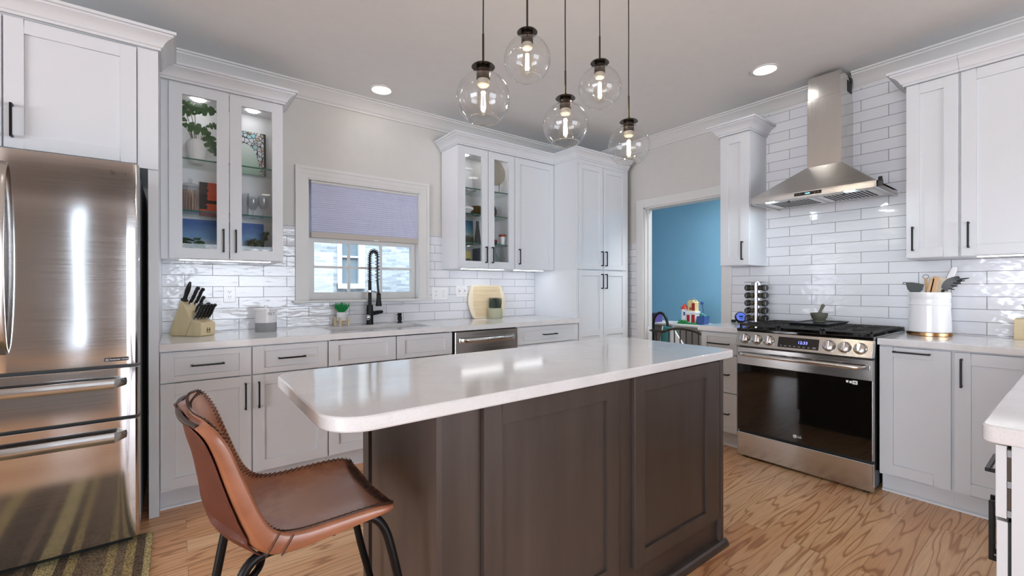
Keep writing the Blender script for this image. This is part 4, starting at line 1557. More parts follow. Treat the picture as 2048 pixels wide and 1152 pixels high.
mb = MB()
for side in (-1, 1):
    zz = []
    n = 96
    for j in range(n + 1):
        zz.append(rimpt(1.2 + (NS - 2) * j / n, side, .03 if j % 2 else .095))
    mb.tube(zz, .0014, 5)
for row_, di in ((.6, 2.2), (NS - .6, -1.7)):
    zz = []
    n = 56
    for j in range(n + 1):
        v = -.94 + 1.88 * j / n
        i = row_ + (di if j % 2 else 0)
        k = int(i)
        a = Vector(inner(k, v)).lerp(Vector(inner(min(NS, k + 1), v)), i - k)
        zz.append(a + Vector((.002, 0, .0035)))
    mb.tube(zz, .0014, 5)
link('stitching', mb, th, shell)
mb = MB()
mb.tube([Vector(inner(0, -1 + 2 * k / 20)) + Vector((-.012, 0, -.014)) for k in range(21)], .006, 10)
link('back_rim', mb, pm('rim_dark', (52, 36, 28), .4), shell)
link('side_seam', MB().tube([(.178, ya - .010, .690), (.160, ya - .012, .662), (.150, ya - .010, .648)], .0014, 5).tube([(.205, ya - .010, .678), (.190, ya - .012, .655), (.180, ya - .010, .640)], .0014, 5), th, shell)


def leg(pts, r=.011):
    P = interp(pts, 28) if len(pts) > 2 else pts
    return link('leg', MB().tube(P, r, 12), 'black', u)


leg([(.33, 1.10, .644), (.375, 1.10, .643), (.402, 1.098, .632), (.424, 1.095, .598), (.440, 1.09, .540), (.47, 1.085, .40), (.515, 1.075, .21), (.53, 1.07, 0)])
leg([(.30, 1.42, .630), (.37, 1.42, .640), (.402, 1.42, .632), (.424, 1.42, .598), (.440, 1.42, .540), (.47, 1.425, .40), (.515, 1.43, .21), (.53, 1.435, 0)])
leg([(.30, 1.13, .628), (.20, 1.125, .625), (.14, 1.12, .62), (.112, 1.115, .59), (.10, 1.11, .54), (.075, 1.105, .40), (.03, 1.09, .18), (-.005, 1.08, 0)])
leg([(.30, 1.39, .628), (.20, 1.395, .625), (.14, 1.40, .62), (.112, 1.405, .59), (.10, 1.41, .54), (.075, 1.415, .40), (.03, 1.43, .18), (-.005, 1.44, 0)])
link('back_stretcher', MB().tube(interp([(.105, 1.11, .57), (.15, 1.14, .59), (.17, 1.26, .60), (.15, 1.38, .59), (.105, 1.41, .57)], 24), .008, 10), 'black', u)
link('seat_bar', MB().tube([(.30, 1.10, .632), (.30, 1.42, .632)], .009, 10), 'black', u)
link('footrest', MB().tube([(.513, 1.076, .22), (.513, 1.43, .22)], .009, 10), 'black', u)
settle(u)

u = thing('reflection_rug', 'grey brown rug added unseen behind the camera to dull the fridge reflection', 'rug', (-1.7, -2.2, 0))  # unseen rug added to darken the floor mirrored in the freezer drawers
link('woven_rug', MB().box(-3.2, -.38, -4.3, -.45, .0005, .010, .003), pm('rug_taupe', (112, 102, 94), .95, var=.2, vs=30, bump=.3, bs=200), u)
settle(u)
# ---------------------------------------------------------------- rug
u = thing('floor_mat', 'beige and brown striped woven mat on the floor before the fridge', 'rug', (-.55, 2.2, 0))
link('woven_mat', MB().box(-1.05, -.090, 1.55, 2.835, .0005, .008, .003), 'rug', u)
settle(u)

# ---------------------------------------------------------------- things on the window-wall worktop
ZC = ZT + .0003


def knife_block():
    u = thing('knife_block', 'slanted pale wood knife block full of black-handled knives', 'knife block', (.10, 3.45, ZC))
    # side profile in (front, z): front face low, slanted slot face above
    B = T(.0926, 3.449, ZC) @ Matrix.Rotation(math.radians(-48), 4, 'Z')
    # local x = away from wall towards the room's right; width along y
    prof = [(-.130, .0), (.045, 0), (.098, .0), (.106, .082), (.020, .118), (-.028, .222)]
    mb = MB().prism([(-.135, .012), (-.118, 0), (.100, 0), (.106, .008), (.106, .084), (.030, .112), (-.035, .222), (-.048, .214)], -.052, .052, 'xz')
    blk = link('block', mb.xf(B), 'beech', u, bevel=.004)
    # foot piece joint line
    mb = MB()
    mb.prism([(-.012, -.0004), (.030, .088), (.033, .088), (-.009, -.0004)], -.0525, -.0518, 'xz')
    link('joint_line', mb.xf(B), pm('joint_brown', (150, 124, 88), .6), blk, smooth=False)
    # small burnt mark of two figures on the front
    mb = MB()
    for s in (-1, 1):
        c = s * .008
        mb.box(.1062, .1066, c - .005, c - .002, .018, .034).box(.1062, .1066, c + .002, c + .005, .018, .034).box(.1062, .1066, c - .005, c + .005, .032, .044).box(.1062, .1066, c - .003, c + .003, .045, .052)
        mb.box(.1062, .1066, c - .008, c + .008, .038, .041)
    link('burnt_mark', mb.xf(B), pm('burnt', (112, 88, 62), .7), blk, smooth=False)
    settle(u)
    # slot direction: along the block's slope
    ang = math.radians(61)
    dv = Vector((math.cos(ang), 0, math.sin(ang)))

    def knife(px, py, pz, L, w, label, name='kitchen_knife'):
        k = thing(name, label, 'knife', (0, 0, 0), group='knives in the block')
        p0 = Vector((px, py, pz))
        n = Vector((-dv.z, 0, dv.x))
        mbk = MB()
        sec = []
        for t, ww in ((0, .8), (.12, .78), (.35, 1.0), (.6, .86), (.82, .95), (.93, 1.15), (1.0, .8)):
            c = p0 + dv * (L * t) - n * (.004 * math.sin(PI * t) + (.006 if t > .9 else 0))
            h = w * ww
            ring = []
            for q in range(10):
                a = 2 * PI * q / 10
                ring.append(c + n * (h * .5 * math.cos(a)) + Vector((0, .0075 * math.sin(a), 0)))
            sec.append(ring)
        link('grip', mbk.rings(sec, True, True, True).xf(B), 'blackp', k, ang=60)
        bl = MB()
        a0, a1 = p0 - dv * .004, p0 + dv * .014
        bl.hexa([tuple(a0 + n * (sx * w * .45) + Vector((0, sy * .006, 0))) for sx, sy in ((-1, -1), (1, -1), (1, 1), (-1, 1))] + [tuple(a1 + n * (sx * w * .45) + Vector((0, sy * .0065, 0))) for sx, sy in ((-1, -1), (1, -1), (1, 1), (-1, 1))])
        link('bolster', bl.xf(B), 'chrome', k)
        rv = MB()
        for t in (.3, .55, .8):
            c = p0 + dv * (L * t)
            rv.sphere(c + Vector((0, -.0078, 0)), .0028, 8, 6)
        rv.tube([p0 + dv * (L * .1) + n * (w * .46), p0 + dv * (L * .85) + n * (w * .40)], .0012, 5)
        link('rivets', rv.xf(B), 'chrome', k)
        k.location = B @ p0
        return settle(k)
    knife(-.022, -.010, .200, .125, .026, 'large knife with a black riveted grip in the top row of the block')
    knife(-.018, .024, .196, .120, .024, 'long black-handled knife at the back of the block top row')
    knife(.012, .002, .150, .115, .022, 'middle black-handled knife standing beside the scissors')
    for i, (y, l) in enumerate(((-.046, 'steak knife nearest the room in the front row of the block'), (-.021, 'second steak knife along the front row of the block'), (.004, 'third steak knife along the front row of the block'), (.028, 'fourth steak knife along the front row of the block'), (.050, 'steak knife nearest the wall in the front row of the block'))):
        knife(.052, y, .106, .108, .020, l, 'steak_knife')
    # honing steel
    k = thing('honing_steel', 'plain black handle of the honing steel at the top corner of the block', 'sharpener', (0, 0, 0))
    p0 = Vector((-.034, -.036, .222))
    d2 = Vector((math.cos(math.radians(66)), -.05, math.sin(math.radians(66)))).normalized()
    q = d2.to_track_quat('Z', 'Y').to_matrix().to_4x4()
    mb = MB().lathe([(.001, -.002), (.020, 0), (.021, .006), (.013, .012), (.011, .03), (.0145, .07), (.012, .10), (.006, .125), (.001, .13)], 20)
    link('grip', mb.xf(B @ T(*p0) @ q), 'blackp', k)
    k.location = B @ p0
    settle(k)
    # scissors
    k = thing('kitchen_scissors', 'black loop-handled scissors standing in the knife block', 'scissors', (0, 0, 0))
    p0 = Vector((.022, .012, .128))
    mb = MB()
    for s in (-1, 1):
        c = p0 + dv * .055 + Vector((0, s * .026, 0))
        loop = [c + dv * (.032 * math.cos(t)) + Vector((0, .020 * math.sin(t), 0)) + Vector((.006, 0, 0)) for t in [2 * PI * i / 20 for i in range(20)]]
        mb.tube(loop, .0048, 8, True)
    mb.tube([p0, p0 + dv * .03], .008, 8)
    link('loops', mb.xf(B), 'blackp', k)
    k.location = B @ p0
    settle(k)


knife_block()

cx, cyy = .497, 3.475
u = thing('canister', 'white lidded canister with a grey base near the knife block', 'canister', (cx, cyy, ZC))
r = .067
link('grey_base', MB().lathe([(.001, 0), (r - .002, 0), (r, .003), (r, .062)], 48, (cx, cyy, ZC)), 'grey', u)
cb_ = link('body', MB().lathe([(r, .0622), (r, .142), (r + .003, .144), (r + .003, .157), (r - .004, .160), (.02, .162), (.001, .162)], 48, (cx, cyy, ZC)), 'white', u)
link('lid_knob', MB().lathe([(.008, .160), (.009, .168), (.014, .174), (.012, .180), (.001, .182)], 20, (cx, cyy, ZC)), 'white', u)
mt = T(cx + .022, cyy - r - .0002 + .004, ZC + .122) @ Matrix.Rotation(math.radians(20), 4, 'Z')
text('lettering', 'TILT', .026, 'print', cb_, mt @ T(0, -.002, 0))
settle(u)

# potted plant on its little stand, behind the sink
cx, cyy = 1.043, 3.60
u = thing('plant_stand', 'small pale wooden four-legged plant stand behind the sink', 'plant stand', (cx, cyy, ZC))
for a in (45, 135, 225, 315):
    t = math.radians(a + 18)
    x, y = cx + .051 * math.cos(t), cyy + .051 * math.sin(t)
    link('leg', MB().box(x - .008, x + .008, y - .008, y + .008, ZC, ZC + .068, .002), 'bamboo', u)
t = math.radians(63)
for t in (math.radians(63), math.radians(153)):
    dx, dy = .044 * math.cos(t), .044 * math.sin(t)
    link('cross_bar', MB().tube([(cx - dx, cyy - dy, ZC + .034), (cx + dx, cyy + dy, ZC + .034)], .007, 8), 'bamboo', u)
settle(u)
u = thing('potted_plant', 'bright green spiky plant in a round white pot on the small wooden stand', 'plant', (cx, cyy, ZC + .0415))
link('pot', MB().lathe([(.001, .0415), (.036, .0415), (.0375, .045), (.0375, .106), (.034, .108), (.032, .100), (.001, .100)], 36, (cx, cyy, ZC)), 'white', u)
mb = MB()
for i in range(70):
    a, s = random.uniform(0, 2 * PI), random.random() ** .6
    base = Vector((cx + .010 * math.cos(a) * s, cyy + .010 * math.sin(a) * s, ZC + .10))
    L = random.uniform(.07, .095) * (1 - .15 * s)
    tip = base + Vector((math.cos(a) * .055 * s, math.sin(a) * .055 * s, L))
    midp = base.lerp(tip, .5) + Vector((math.cos(a) * .012 * s, math.sin(a) * .012 * s, .006))
    mb.tube([base, midp, tip], .003, 5, rs=[.0025, .0042, .0006])
link('foliage', mb, 'fake', u)
settle(u)

# faucet
fx_, fy_ = 1.268, 3.60
u = thing('kitchen_faucet', 'tall black spring-neck kitchen faucet behind the sink', 'faucet', (fx_, fy_, ZC))
link('base', MB().lathe([(.001, 0), (.030, 0), (.030, .008), (.027, .010), (.027, .128), (.024, .158), (.014, .160), (.001, .160)], 28, (fx_, fy_, ZC)), 'black', u)
link('stem', MB().cyl((fx_, fy_, ZC + .158), .0135, .200, 20), 'black', u)
P3 = []
arc = []
sx, sy = .034, -.08
for i in range(40):
    t = i / 39
    if t < .45:
        arc.append(Vector((0, 0, .355 + .20 * t / .45)))
    elif t < .75:
        a = PI * (t - .45) / .30
        arc.append(Vector((sx * (1 - math.cos(a)) / 2, sy * (1 - math.cos(a)) / 2, .555 + .045 * math.sin(a))))
    else:
        q = (t - .75) / .25
        arc.append(Vector((sx, sy, .555 - .20 * q)))
arc = [a + Vector((fx_, fy_, ZC)) for a in arc]
link('hose', MB().tube(arc, .0075, 10), 'blackp', u)
coil = []
N = 46 * 8
pp = interp([tuple(a) for a in arc], N)
for i in range(N + 1):
    tt = (pp[min(N, i + 1)] - pp[max(0, i - 1)]).normalized()
    s_ = Vector((.92, .39, 0)).normalized()
    n1 = (s_ - tt * s_.dot(tt)).normalized()
    n2 = tt.cross(n1)
    a = 2 * PI * i / 12
    coil.append(pp[i] + (n1 * math.cos(a) + n2 * math.sin(a)) * .0165)
link('spring', MB().tube(coil, .0025, 5), 'black', u)
hx_, hy_ = fx_ + sx, fy_ + sy
link('spray_hose', MB().tube([(hx_, hy_, ZC + .36), (hx_ + .006, hy_, ZC + .28), (hx_ + .010, hy_, ZC + .25)], .009, 10), 'blackp', u)
link('spray_head', MB().lathe([(.001, .255), (.014, .255), (.018, .248), (.0165, .236), (.019, .20), (.025, .152), (.023, .150), (.001, .150)], 24, (hx_ + .010, hy_, ZC)), 'black', u)
link('holder_arm', MB().tube([(fx_, fy_, ZC + .272), (hx_ + .010, hy_, ZC + .262)], .0055, 10).lathe([(.019, .0), (.019, .014), (.022, .014), (.022, 0)], 24, (fx_, fy_, ZC + .264), cap=False), 'chrome', u)
link('lever', MB().tube([(fx_, fy_, ZC + .085), (fx_ + .085, fy_ + .02, ZC + .096), (fx_ + .115, fy_ + .027, ZC + .099)], .015, 14, rs=[.018, .016, .012]), 'black', u)
link('side_button', MB().sphere((fx_ - .020, fy_ - .020, ZC + .058), .017, 16, 10, (1, 1, 1.5)), 'chrome', u)
settle(u)
u = thing('soap_dispenser', 'short black soap dispenser beside the faucet', 'soap dispenser', (1.525, 3.60, ZC))
link('pump', MB().lathe([(.001, 0), (.022, 0), (.022, .005), (.015, .008), (.015, .022), (.019, .026), (.019, .050), (.015, .056), (.017, .060), (.017, .084), (.001, .086)], 24, (1.525, 3.60, ZC)).tube([(1.525, 3.60, ZC + .072), (1.497, 3.59, ZC + .071)], .005, 8), 'black', u)
settle(u)

# cutting board leaning on the backsplash
u = thing('cutting_board', 'pale bamboo cutting board with rounded sides leaning on the tiles', 'cutting board', (2.45, 3.62, ZC))
t = .018
lean = Matrix.Rotation(math.radians(-7.5), 4, 'X')
Bm = T(2.452, 3.612, ZC + .0012) @ lean
hwb, hb_ = .215, .325


def bowed(w0, w1, h0, h1, n=12, rr=.03):
    pts = []
    for i in range(n + 1):
        s = i / n
        pts.append((w0 + (w1 - w0) * math.sin(PI * s), h0 + rr + (h1 - h0 - 2 * rr) * s))
    R = [(w0 - rr, h0), (w0 - rr * .3, h0 + rr * .3)] + pts + [(w0 - rr * .3, h1 - rr * .3), (w0 - rr, h1)]
    return R + [(-x, z) for x, z in reversed(R)]


link('board', MB().prism(bowed(.185, .218, 0, hb_), 0, t, 'xz').xf(Bm), 'bambool', u, bevel=.003)
link('centre_panel', MB().prism([(-.150, .014), (.150, .014), (.165, .10), (.168, .17), (.160, .26), (.150, .311), (-.150, .311), (-.160, .26), (-.168, .17), (-.165, .10)], -.0006, .003, 'xz').xf(Bm), 'bamboo', u, smooth=False)
settle(u)
u = thing('potted_herb', 'dark green clipped grass in a square cement pot before the cutting board', 'plant', (2.478, 3.54, ZC))
link('pot', MB().box(2.425, 2.531, 3.487, 3.593, ZC, ZC + .100, .006, 2), 'cement', u)
mb = MB()
for i in range(260):
    x, y = 2.478 + random.uniform(-.043, .043), 3.54 + random.uniform(-.043, .043)
    h = random.uniform(.085, .108)
    b0 = Vector((x, y, ZC + .096))
    tp = b0 + Vector((random.uniform(-.008, .008) + (x - 2.478) * .15, random.uniform(-.008, .008) + (y - 3.54) * .15, h))
    mb.tube([b0, b0.lerp(tp, .5), tp], .002, 4, rs=[.0024, .002, .0008])
link('grass_blades', mb, 'leafd', u)
settle(u)


def plate(cx, z, w, h, label, kind, wall='b'):
    u = thing('outlet_plate' if 'outlet' in kind else 'switch_plate', label, 'wall plate', (cx, YT, z))
    link('plate', MB().box(cx - w / 2, cx + w / 2, YT - .006, YT, z - h / 2, z + h / 2, .003), 'white', u)
    if 'outlet' in kind:
        x = cx - (w / 4 if w > .1 else 0)
        link('receptacle', MB().box(x - .017, x + .017, YT - .0072, YT - .006, z - .034, z + .034), 'white', u, smooth=False)
        mb = MB()
        for q in (-.018, .018):
            mb.box(x - .008, x - .0055, YT - .0076, YT - .007, z + q - .001, z + q + .008).box(x + .0055, x + .008, YT - .0076, YT - .007, z + q - .001, z + q + .008).cyl((x, YT - .0076, z + q - .006), .0025, .0006, 8, 'y')
        link('slots', mb, 'dark', u, smooth=False)
    if 'switch' in kind:
        xs = [cx + w / 4] if 'outlet' in kind else [cx - w / 4, cx + w / 4]
        for x in xs:
            link('rocker', MB().box(x - .015, x + .015, YT - .010, YT - .006, z - .032, z + .032, .002), 'whitem', u)
            link('toggle', MB().box(x - .004, x + .004, YT - .018, YT - .0095, z - .002, z + .010, .001), 'print', u) if 'outlet' not in kind else None
    settle(u)


plate(1.945, 1.160, .165, .118, 'wide white outlet and switch plate next to the window casing', 'outlet switch')
plate(2.178, 1.178, .118, .110, 'white double switch plate on the tiles beside the cutting board', 'switch')
plate(.300, 1.168, .072, .112, 'single white outlet plate on the tiles behind the knives', 'outlet')


# ---------------------------------------------------------------- things in the glass cabinets
def canvas(label, kind, x0, x1, y, z0, z1, lean=.06, name='picture', depth=.016):
    u = thing(name, label, 'picture', ((x0 + x1) / 2, y, z0))
    m = MB().box(x0, x1, -depth / 2, depth / 2, 0, z1 - z0).xf(T(0, y, z0 + .0009) @ Matrix.Rotation(-lean, 4, 'X'))
    link('canvas', m, kind, u, smooth=False)
    return settle(u)


def leafshape(w, L, cuts=4, seed=0):
    """outline of a split leaf, stem at the origin, tip along +x"""
    rnd = random.Random(seed)
    up = []
    n = cuts * 4
    for i in range(n + 1):
        t = i / n
        h = w * math.sin(PI * min(1, t * .96 + .04)) ** .7 * (1 - .25 * t)
        if cuts > 1 and i % 4 == 2 and 0 < i < n - 1:
            h *= .34
        up.append((L * t + (-.12 * L if i == 0 else 0), h if 0 < i < n else h * .4))
    return up + [(x, -y) for x, y in reversed(up)]


def leaf(mb, base, direction, normal, w, L, cuts=4, seed=0, droop=.25):
    d = Vector(direction).normalized()
    n = Vector(normal)
    n = (n - d * n.dot(d)).normalized()
    s = d.cross(n)
    out = leafshape(w, L, cuts, seed)
    m = len(out) // 2
    top = out[:m]
    bot = list(reversed(out[m:]))

    def P(x, y, o):
        q = x / L
        return Vector(base) + d * x + s * y + n * (-droop * L * q * q - abs(y) * .25 + o)
    for o in (0, -.0012):
        rows_ = []
        for (x, y), (x2, y2) in zip(top, bot):
            rows_.append([P(x, y, o), P(x, y * .5, o), P(x, 0, o), P(x, y2 * .5, o), P(x, y2, o)])
        mb.rings(rows_, False)


# beside the fridge: upper shelf
z2 = 2.0175
vx, vy = .112, 3.545
u = thing('ribbed_vase', 'white ribbed ceramic vase on the upper shelf beside the fridge', 'vase', (vx, vy, z2))
link('body', MB().lathe([(.001, 0), (.036, 0), (.040, .006), (.046, .04), (.055, .08), (.060, .110), (.058, .135), (.046, .155), (.036, .160), (.034, .154), (.044, .138), (.001, .06)], 60, (vx, vy, z2), flute=.018, nf=20), 'whitem', u)
settle(u)
u = thing('monstera_plant', 'large split monstera leaves standing in the ribbed white vase', 'plant', (vx, vy, z2 + .06))
mb = MB()
ml = MB()
for i, (tx, ty, tz, w, L, dx, dz) in enumerate(((.035, 3.52, 2.405, .045, .13, .9, -.35), (.075, 3.50, 2.375, .055, .15, 1, .05), (.10, 3.52, 2.345, .045, .12, -1, .1), (.165, 3.50, 2.225, .050, .15, .35, -.95), (.05, 3.50, 2.285, .045, .11, -.9, .3), (.045, 3.47, 2.245, .050, .14, 1, -.12), (.165, 3.49, 2.265, .030, .08, .9, .3))):
    p0 = Vector((vx, vy, z2 + .06))
    p1 = Vector((tx, ty, tz))
    mb.tube([p0, p0.lerp(p1, .55) + Vector((0, 0, .03)), p1], .0022, 6)
    leaf(ml, p1, (dx, -.25, dz), (0, -1, .35), w, L, 4, i)
for v in ml.bm.verts:
    v.co.x = max(-.008, min(.262, v.co.x))
    v.co.y = max(3.39, min(3.655, v.co.y))
    v.co.z = min(2.438, v.co.z)
lf = link('leaves', ml, 'leaf', u, smooth=False)
link('stems', mb, 'stem', u)
settle(u)
canvas('mosaic picture of a pale green dome with a dark edge on the upper shelf', 'mosaic', .325, .523, 3.635, z2, 2.325)
# middle shelf
z1 = 1.6975
jx, jy = .076, 3.53
u = thing('glass_canister', 'clear lidded glass canister of striped sticks beside the orange picture', 'jar', (jx, jy, z1))
link('jar_wall', MB().lathe([(.001, .002), (.047, .002), (.050, .006), (.050, .165), (.047, .168), (.047, .008), (.001, .006)], 36, (jx, jy, z1)), 'crystal', u)
link('lid', MB().lathe([(.050, .169), (.050, .178), (.030, .190), (.008, .194), (.008, .202), (.014, .210), (.010, .220), (.001, .223)], 32, (jx, jy, z1)), 'crystal', u)
mb = MB()
for i in range(14):
    a = 2 * PI * i / 14
    mb.tube([(jx + .036 * math.cos(a), jy + .036 * math.sin(a), z1 + .008), (jx + .037 * math.cos(a + .2), jy + .037 * math.sin(a + .2), z1 + .145)], .006, 6)
link('striped_sticks', mb, pm('sticks', (206, 176, 160), .5, var=.35, vs=70), u)
settle(u)
canvas('orange red sunset picture with black tree shapes on the middle shelf', 'sunset', .128, .262, 3.625, z1, 1.925)
for i, (x, y, l) in enumerate(((.365, 3.50, 'cut crystal tumbler nearest the orange picture'), (.432, 3.57, 'tall stemmed crystal glass on the middle shelf, partly behind another'), (.487, 3.50, 'stemmed crystal glass nearest the window side of the middle shelf'))):
    u = thing('crystal_glass', l, 'glass', (x, y, z1), group='crystal glasses on the middle shelf')
    if i == 0:
        pr = [(.001, .002), (.028, .002), (.032, .01), (.036, .16), (.034, .16), (.030, .014), (.001, .012)]
    else:
        pr = [(.001, .002), (.030, .002), (.006, .008), (.005, .05), (.020, .066), (.036, .095), (.034, .15), (.032, .15), (.033, .097), (.018, .07), (.001, .066)]
    link('glass', MB().lathe(pr, 28, (x, y, z1), flute=.03 if i == 0 else .012, nf=12), 'crystal', u)
    settle(u)
# bottom
z0 = 1.4105
canvas('wide blue beach picture standing along the bottom shelf', 'beach', .022, .508, 3.635, z0, 1.672, .05)
u = thing('potted_plant', 'round-leaved green plant in a low grey pot on the bottom shelf beside the fridge', 'plant', (.085, 3.50, z0))
link('pot', MB().lathe([(.001, 0), (.030, 0), (.036, .045), (.033, .045), (.001, .04)], 24, (.085, 3.50, z0)), 'cement', u)
mb = MB()
for i in range(26):
    a = random.uniform(0, 2 * PI)
    r = random.uniform(.012, .05)
    p = Vector((.085 + r * math.cos(a) * .9, 3.49 + r * math.sin(a) * .7, z0 + .05 + random.uniform(0, .07)))
    leaf(mb, p, (math.cos(a), math.sin(a) * .5 - .2, .2), (0, -.7, 1), .02, .042, 1, i, .2)
link('leaves', mb, 'leaf', u, smooth=False)
mb = MB()
for i, (x, z) in enumerate(((.125, .045), (.150, .030), (.165, .050), (.105, .03))):
    leaf(mb, (x - .02, 3.455, z0 + z), (1, -.3, .1), (0, -1, .5), .022, .046, 1, i, .2)
link('pale_leaves', mb, 'leafl', u, smooth=False)
settle(u)
u = thing('succulent_pot', 'dark bushy succulent with reddish tips in a wide grey bowl on the bottom shelf', 'plant', (.465, 3.53, z0))
link('bowl', MB().lathe([(.001, 0), (.04, 0), (.058, .065), (.055, .066), (.001, .055)], 28, (.465, 3.56, z0)), 'print', u)
mb = MB()
for i in range(90):
    a = random.uniform(0, 2 * PI)
    r = .055 * random.random() ** .5
    p = Vector((.462 + r * math.cos(a) * 1.1, 3.555 + r * math.sin(a) * .6, z0 + .06))
    h = random.uniform(.03, .075) + (.055 if p.x > .49 else 0)
    mb.sphere(p + Vector((0, -.01, h)), random.uniform(.007, .012), 7, 5, (1, .7, 1.2))
link('rosettes', mb, pm('succulent', (70, 84, 62), .5, var=.5, vs=50), u)
settle(u)
for i, (x, l) in enumerate(((.425, 'white patterned mug on the bottom shelf, further from the window'), (.492, 'white mug with a dark printed figure on the bottom shelf, nearest the window'))):
    u = thing('mug', l, 'mug', (x, 3.452, z0), group='mugs on the bottom shelf')
    b_ = link('body', MB().lathe([(.001, .001), (.027, .001), (.029, .006), (.029, .066), (.0265, .066), (.026, .008), (.001, .006)], 28, (x, 3.452, z0)), 'white', u)
    link('handle', MB().tube([(x + .027, 3.452, z0 + .052), (x + .044, 3.452, z0 + .046), (x + .044, 3.452, z0 + .022), (x + .028, 3.452, z0 + .014)], .004, 8), 'white', u)
    mb = MB()
    for k in range(5):
        mb.box(x - .014 + k * .006, x - .010 + k * .006, 3.4225, 3.4255, z0 + .02 + .007 * (k % 2), z0 + .045 - .005 * (k % 3))
    link('print', mb, 'print', b_, smooth=False)
    settle(u)

# between window and solid door: top shelf
zt = 2.1065
u = thing('framed_picture', 'white framed picture leaning on a small easel on the top shelf', 'picture', (2.17, 3.56, zt))
M_ = T(2.165, 3.545, zt + .012) @ Matrix.Rotation(-.2, 4, 'X') @ Matrix.Rotation(-.12, 4, 'Z')
link('frame', MB().box(-.085, .085, 0, .016, 0, .018).box(-.085, .085, 0, .016, .212, .23).box(-.085, -.067, 0, .016, .018, .212).box(.067, .085, 0, .016, .018, .212).xf(M_), 'white', u, smooth=False)
link('print_sheet', MB().box(-.068, .068, .006, .014, .017, .213).xf(M_), 'cabin', u, smooth=False)
settle(u)
u = thing('easel', 'small scrolled metal easel holding the white framed picture', 'easel', (2.2, 3.53, zt))
mb = MB()
for x in (2.12, 2.225):
    mb.tube([(x, 3.588, zt + .07), (x, 3.57, zt + .006), (x, 3.49, zt + .006), (x + .004, 3.480, zt + .018), (x + .002, 3.490, zt + .028), (x - .002, 3.497, zt + .020)], .0025, 6)
mb.tube([(2.12, 3.588, zt + .07), (2.17, 3.625, zt + .22), (2.225, 3.588, zt + .07)], .0025, 6).tube([(2.17, 3.625, zt + .22), (2.19, 3.65, zt + .003)], .0025, 6)
link('wire_frame', mb, 'black', u)
settle(u)
u = thing('round_charger', 'round beige charger plate standing upright on the top shelf', 'plate', (2.405, 3.45, zt))
link('disc', MB().lathe([(.001, .004), (.09, .003), (.112, -.002), (.119, -.006), (.119, -.010), (.09, -.002), (.001, -.001)], 48, (2.405, 3.445, zt + .190), 'y'), 'tan', u)
link('stand', MB().tube([(2.37, 3.415, zt + .09), (2.37, 3.42, zt + .004), (2.405, 3.49, zt + .004), (2.44, 3.42, zt + .004), (2.44, 3.415, zt + .09)], .003, 6).tube([(2.405, 3.49, zt + .004), (2.405, 3.455, zt + .15)], .003, 6), 'black', u)
settle(u)
# second shelf
zs = 1.8795
u = thing('serving_bowl', 'white shallow bowl standing beside the golden bowl', 'bowl', (2.095, 3.485, zs))
link('bowl', MB().lathe([(.001, .002), (.03, .002), (.085, .045), (.088, .060), (.084, .060), (.03, .012), (.001, .010)], 36, (2.095, 3.485, zs)), 'white', u)
settle(u)
u = thing('white_plate', 'white plate leaning upright behind the shallow bowl', 'plate', (2.13, 3.62, zs))
link('plate', MB().lathe([(.001, .0), (.05, .001), (.085, -.012), (.085, -.016), (.05, -.006), (.001, -.006)], 40, (0, 0, .086), 'y').xf(T(2.14, 3.605, zs) @ Matrix.Rotation(-.18, 4, 'X')), 'white', u)
settle(u)
u = thing('golden_bowl', 'antique gold scalloped bowl on the second shelf', 'bowl', (2.265, 3.54, zs))
link('bowl', MB().lathe([(.001, .001), (.022, .001), (.045, .02), (.058, .05), (.056, .08), (.046, .098), (.042, .096), (.052, .078), (.053, .05), (.001, .01)], 48, (2.262, 3.535, zs), flute=.05, nf=9), 'oldgold', u)
settle(u)
u = thing('carved_ornament', 'dark carved pinecone-like ornament on the second shelf', 'ornament', (2.45, 3.55, zs))
mb = MB()
for k in range(7):
    z = zs + .0145 + k * .017
    r = .036 * math.sin(PI * (k + 1.2) / 8.6)
    for j in range(10):
        a = 2 * PI * (j + .5 * (k % 2)) / 10
        mb.sphere((2.445 + r * math.cos(a), 3.545 + r * math.sin(a), z), .013, 7, 5)
mb.lathe([(.001, 0), (.022, 0), (.034, .05), (.02, .11), (.001, .125)], 16, (2.445, 3.545, zs))
link('carving', mb, 'brownd', u)
settle(u)
# third shelf
zr = 1.6185
canvas('blue landscape painting on the third shelf of the cabinet by the window', 'landscape', 2.075, 2.268, 3.60, zr, 1.85, .08)
u = thing('tapered_vase', 'dark slim tapered vase beside the landscape painting', 'vase', (2.29, 3.56, zr))
link('body', MB().lathe([(.001, 0), (.030, 0), (.034, .02), (.022, .12), (.014, .20), (.017, .225), (.014, .226), (.001, .20)], 24, (2.295, 3.57, zr)), pm('slate_vase', (104, 108, 110), .4), u)
settle(u)
u = thing('succulent_pot', 'pink-tipped succulents in a white tapered pot on the third shelf', 'plant', (2.52, 3.48, zr))
link('pot', MB().lathe([(.001, 0), (.024, 0), (.035, .075), (.035, .082), (.031, .082), (.001, .07)], 32, (2.515, 3.47, zr)), 'white', u)
mb = MB()
for k in range(16):
    a = 2 * PI * k / 16 + random.random()
    r = random.uniform(.006, .032)
    for j in range(5):
        b = 2 * PI * j / 5
        p = Vector((2.515 + r * math.cos(a), 3.47 + r * math.sin(a), zr + .082 + random.uniform(0, .012)))
        mb.sphere(p + Vector((.006 * math.cos(b), .006 * math.sin(b), .006)), .006, 6, 5, (1, 1, 1.5))
link('rosettes', mb, 'terra', u)
settle(u)
u = thing('small_tin', 'small red and dark tin on the third shelf beside the succulents', 'tin', (2.44, 3.50, zr))
link('tin', MB().box(2.405, 2.455, 3.47, 3.52, zr, zr + .036, .003), 'brownd', u)
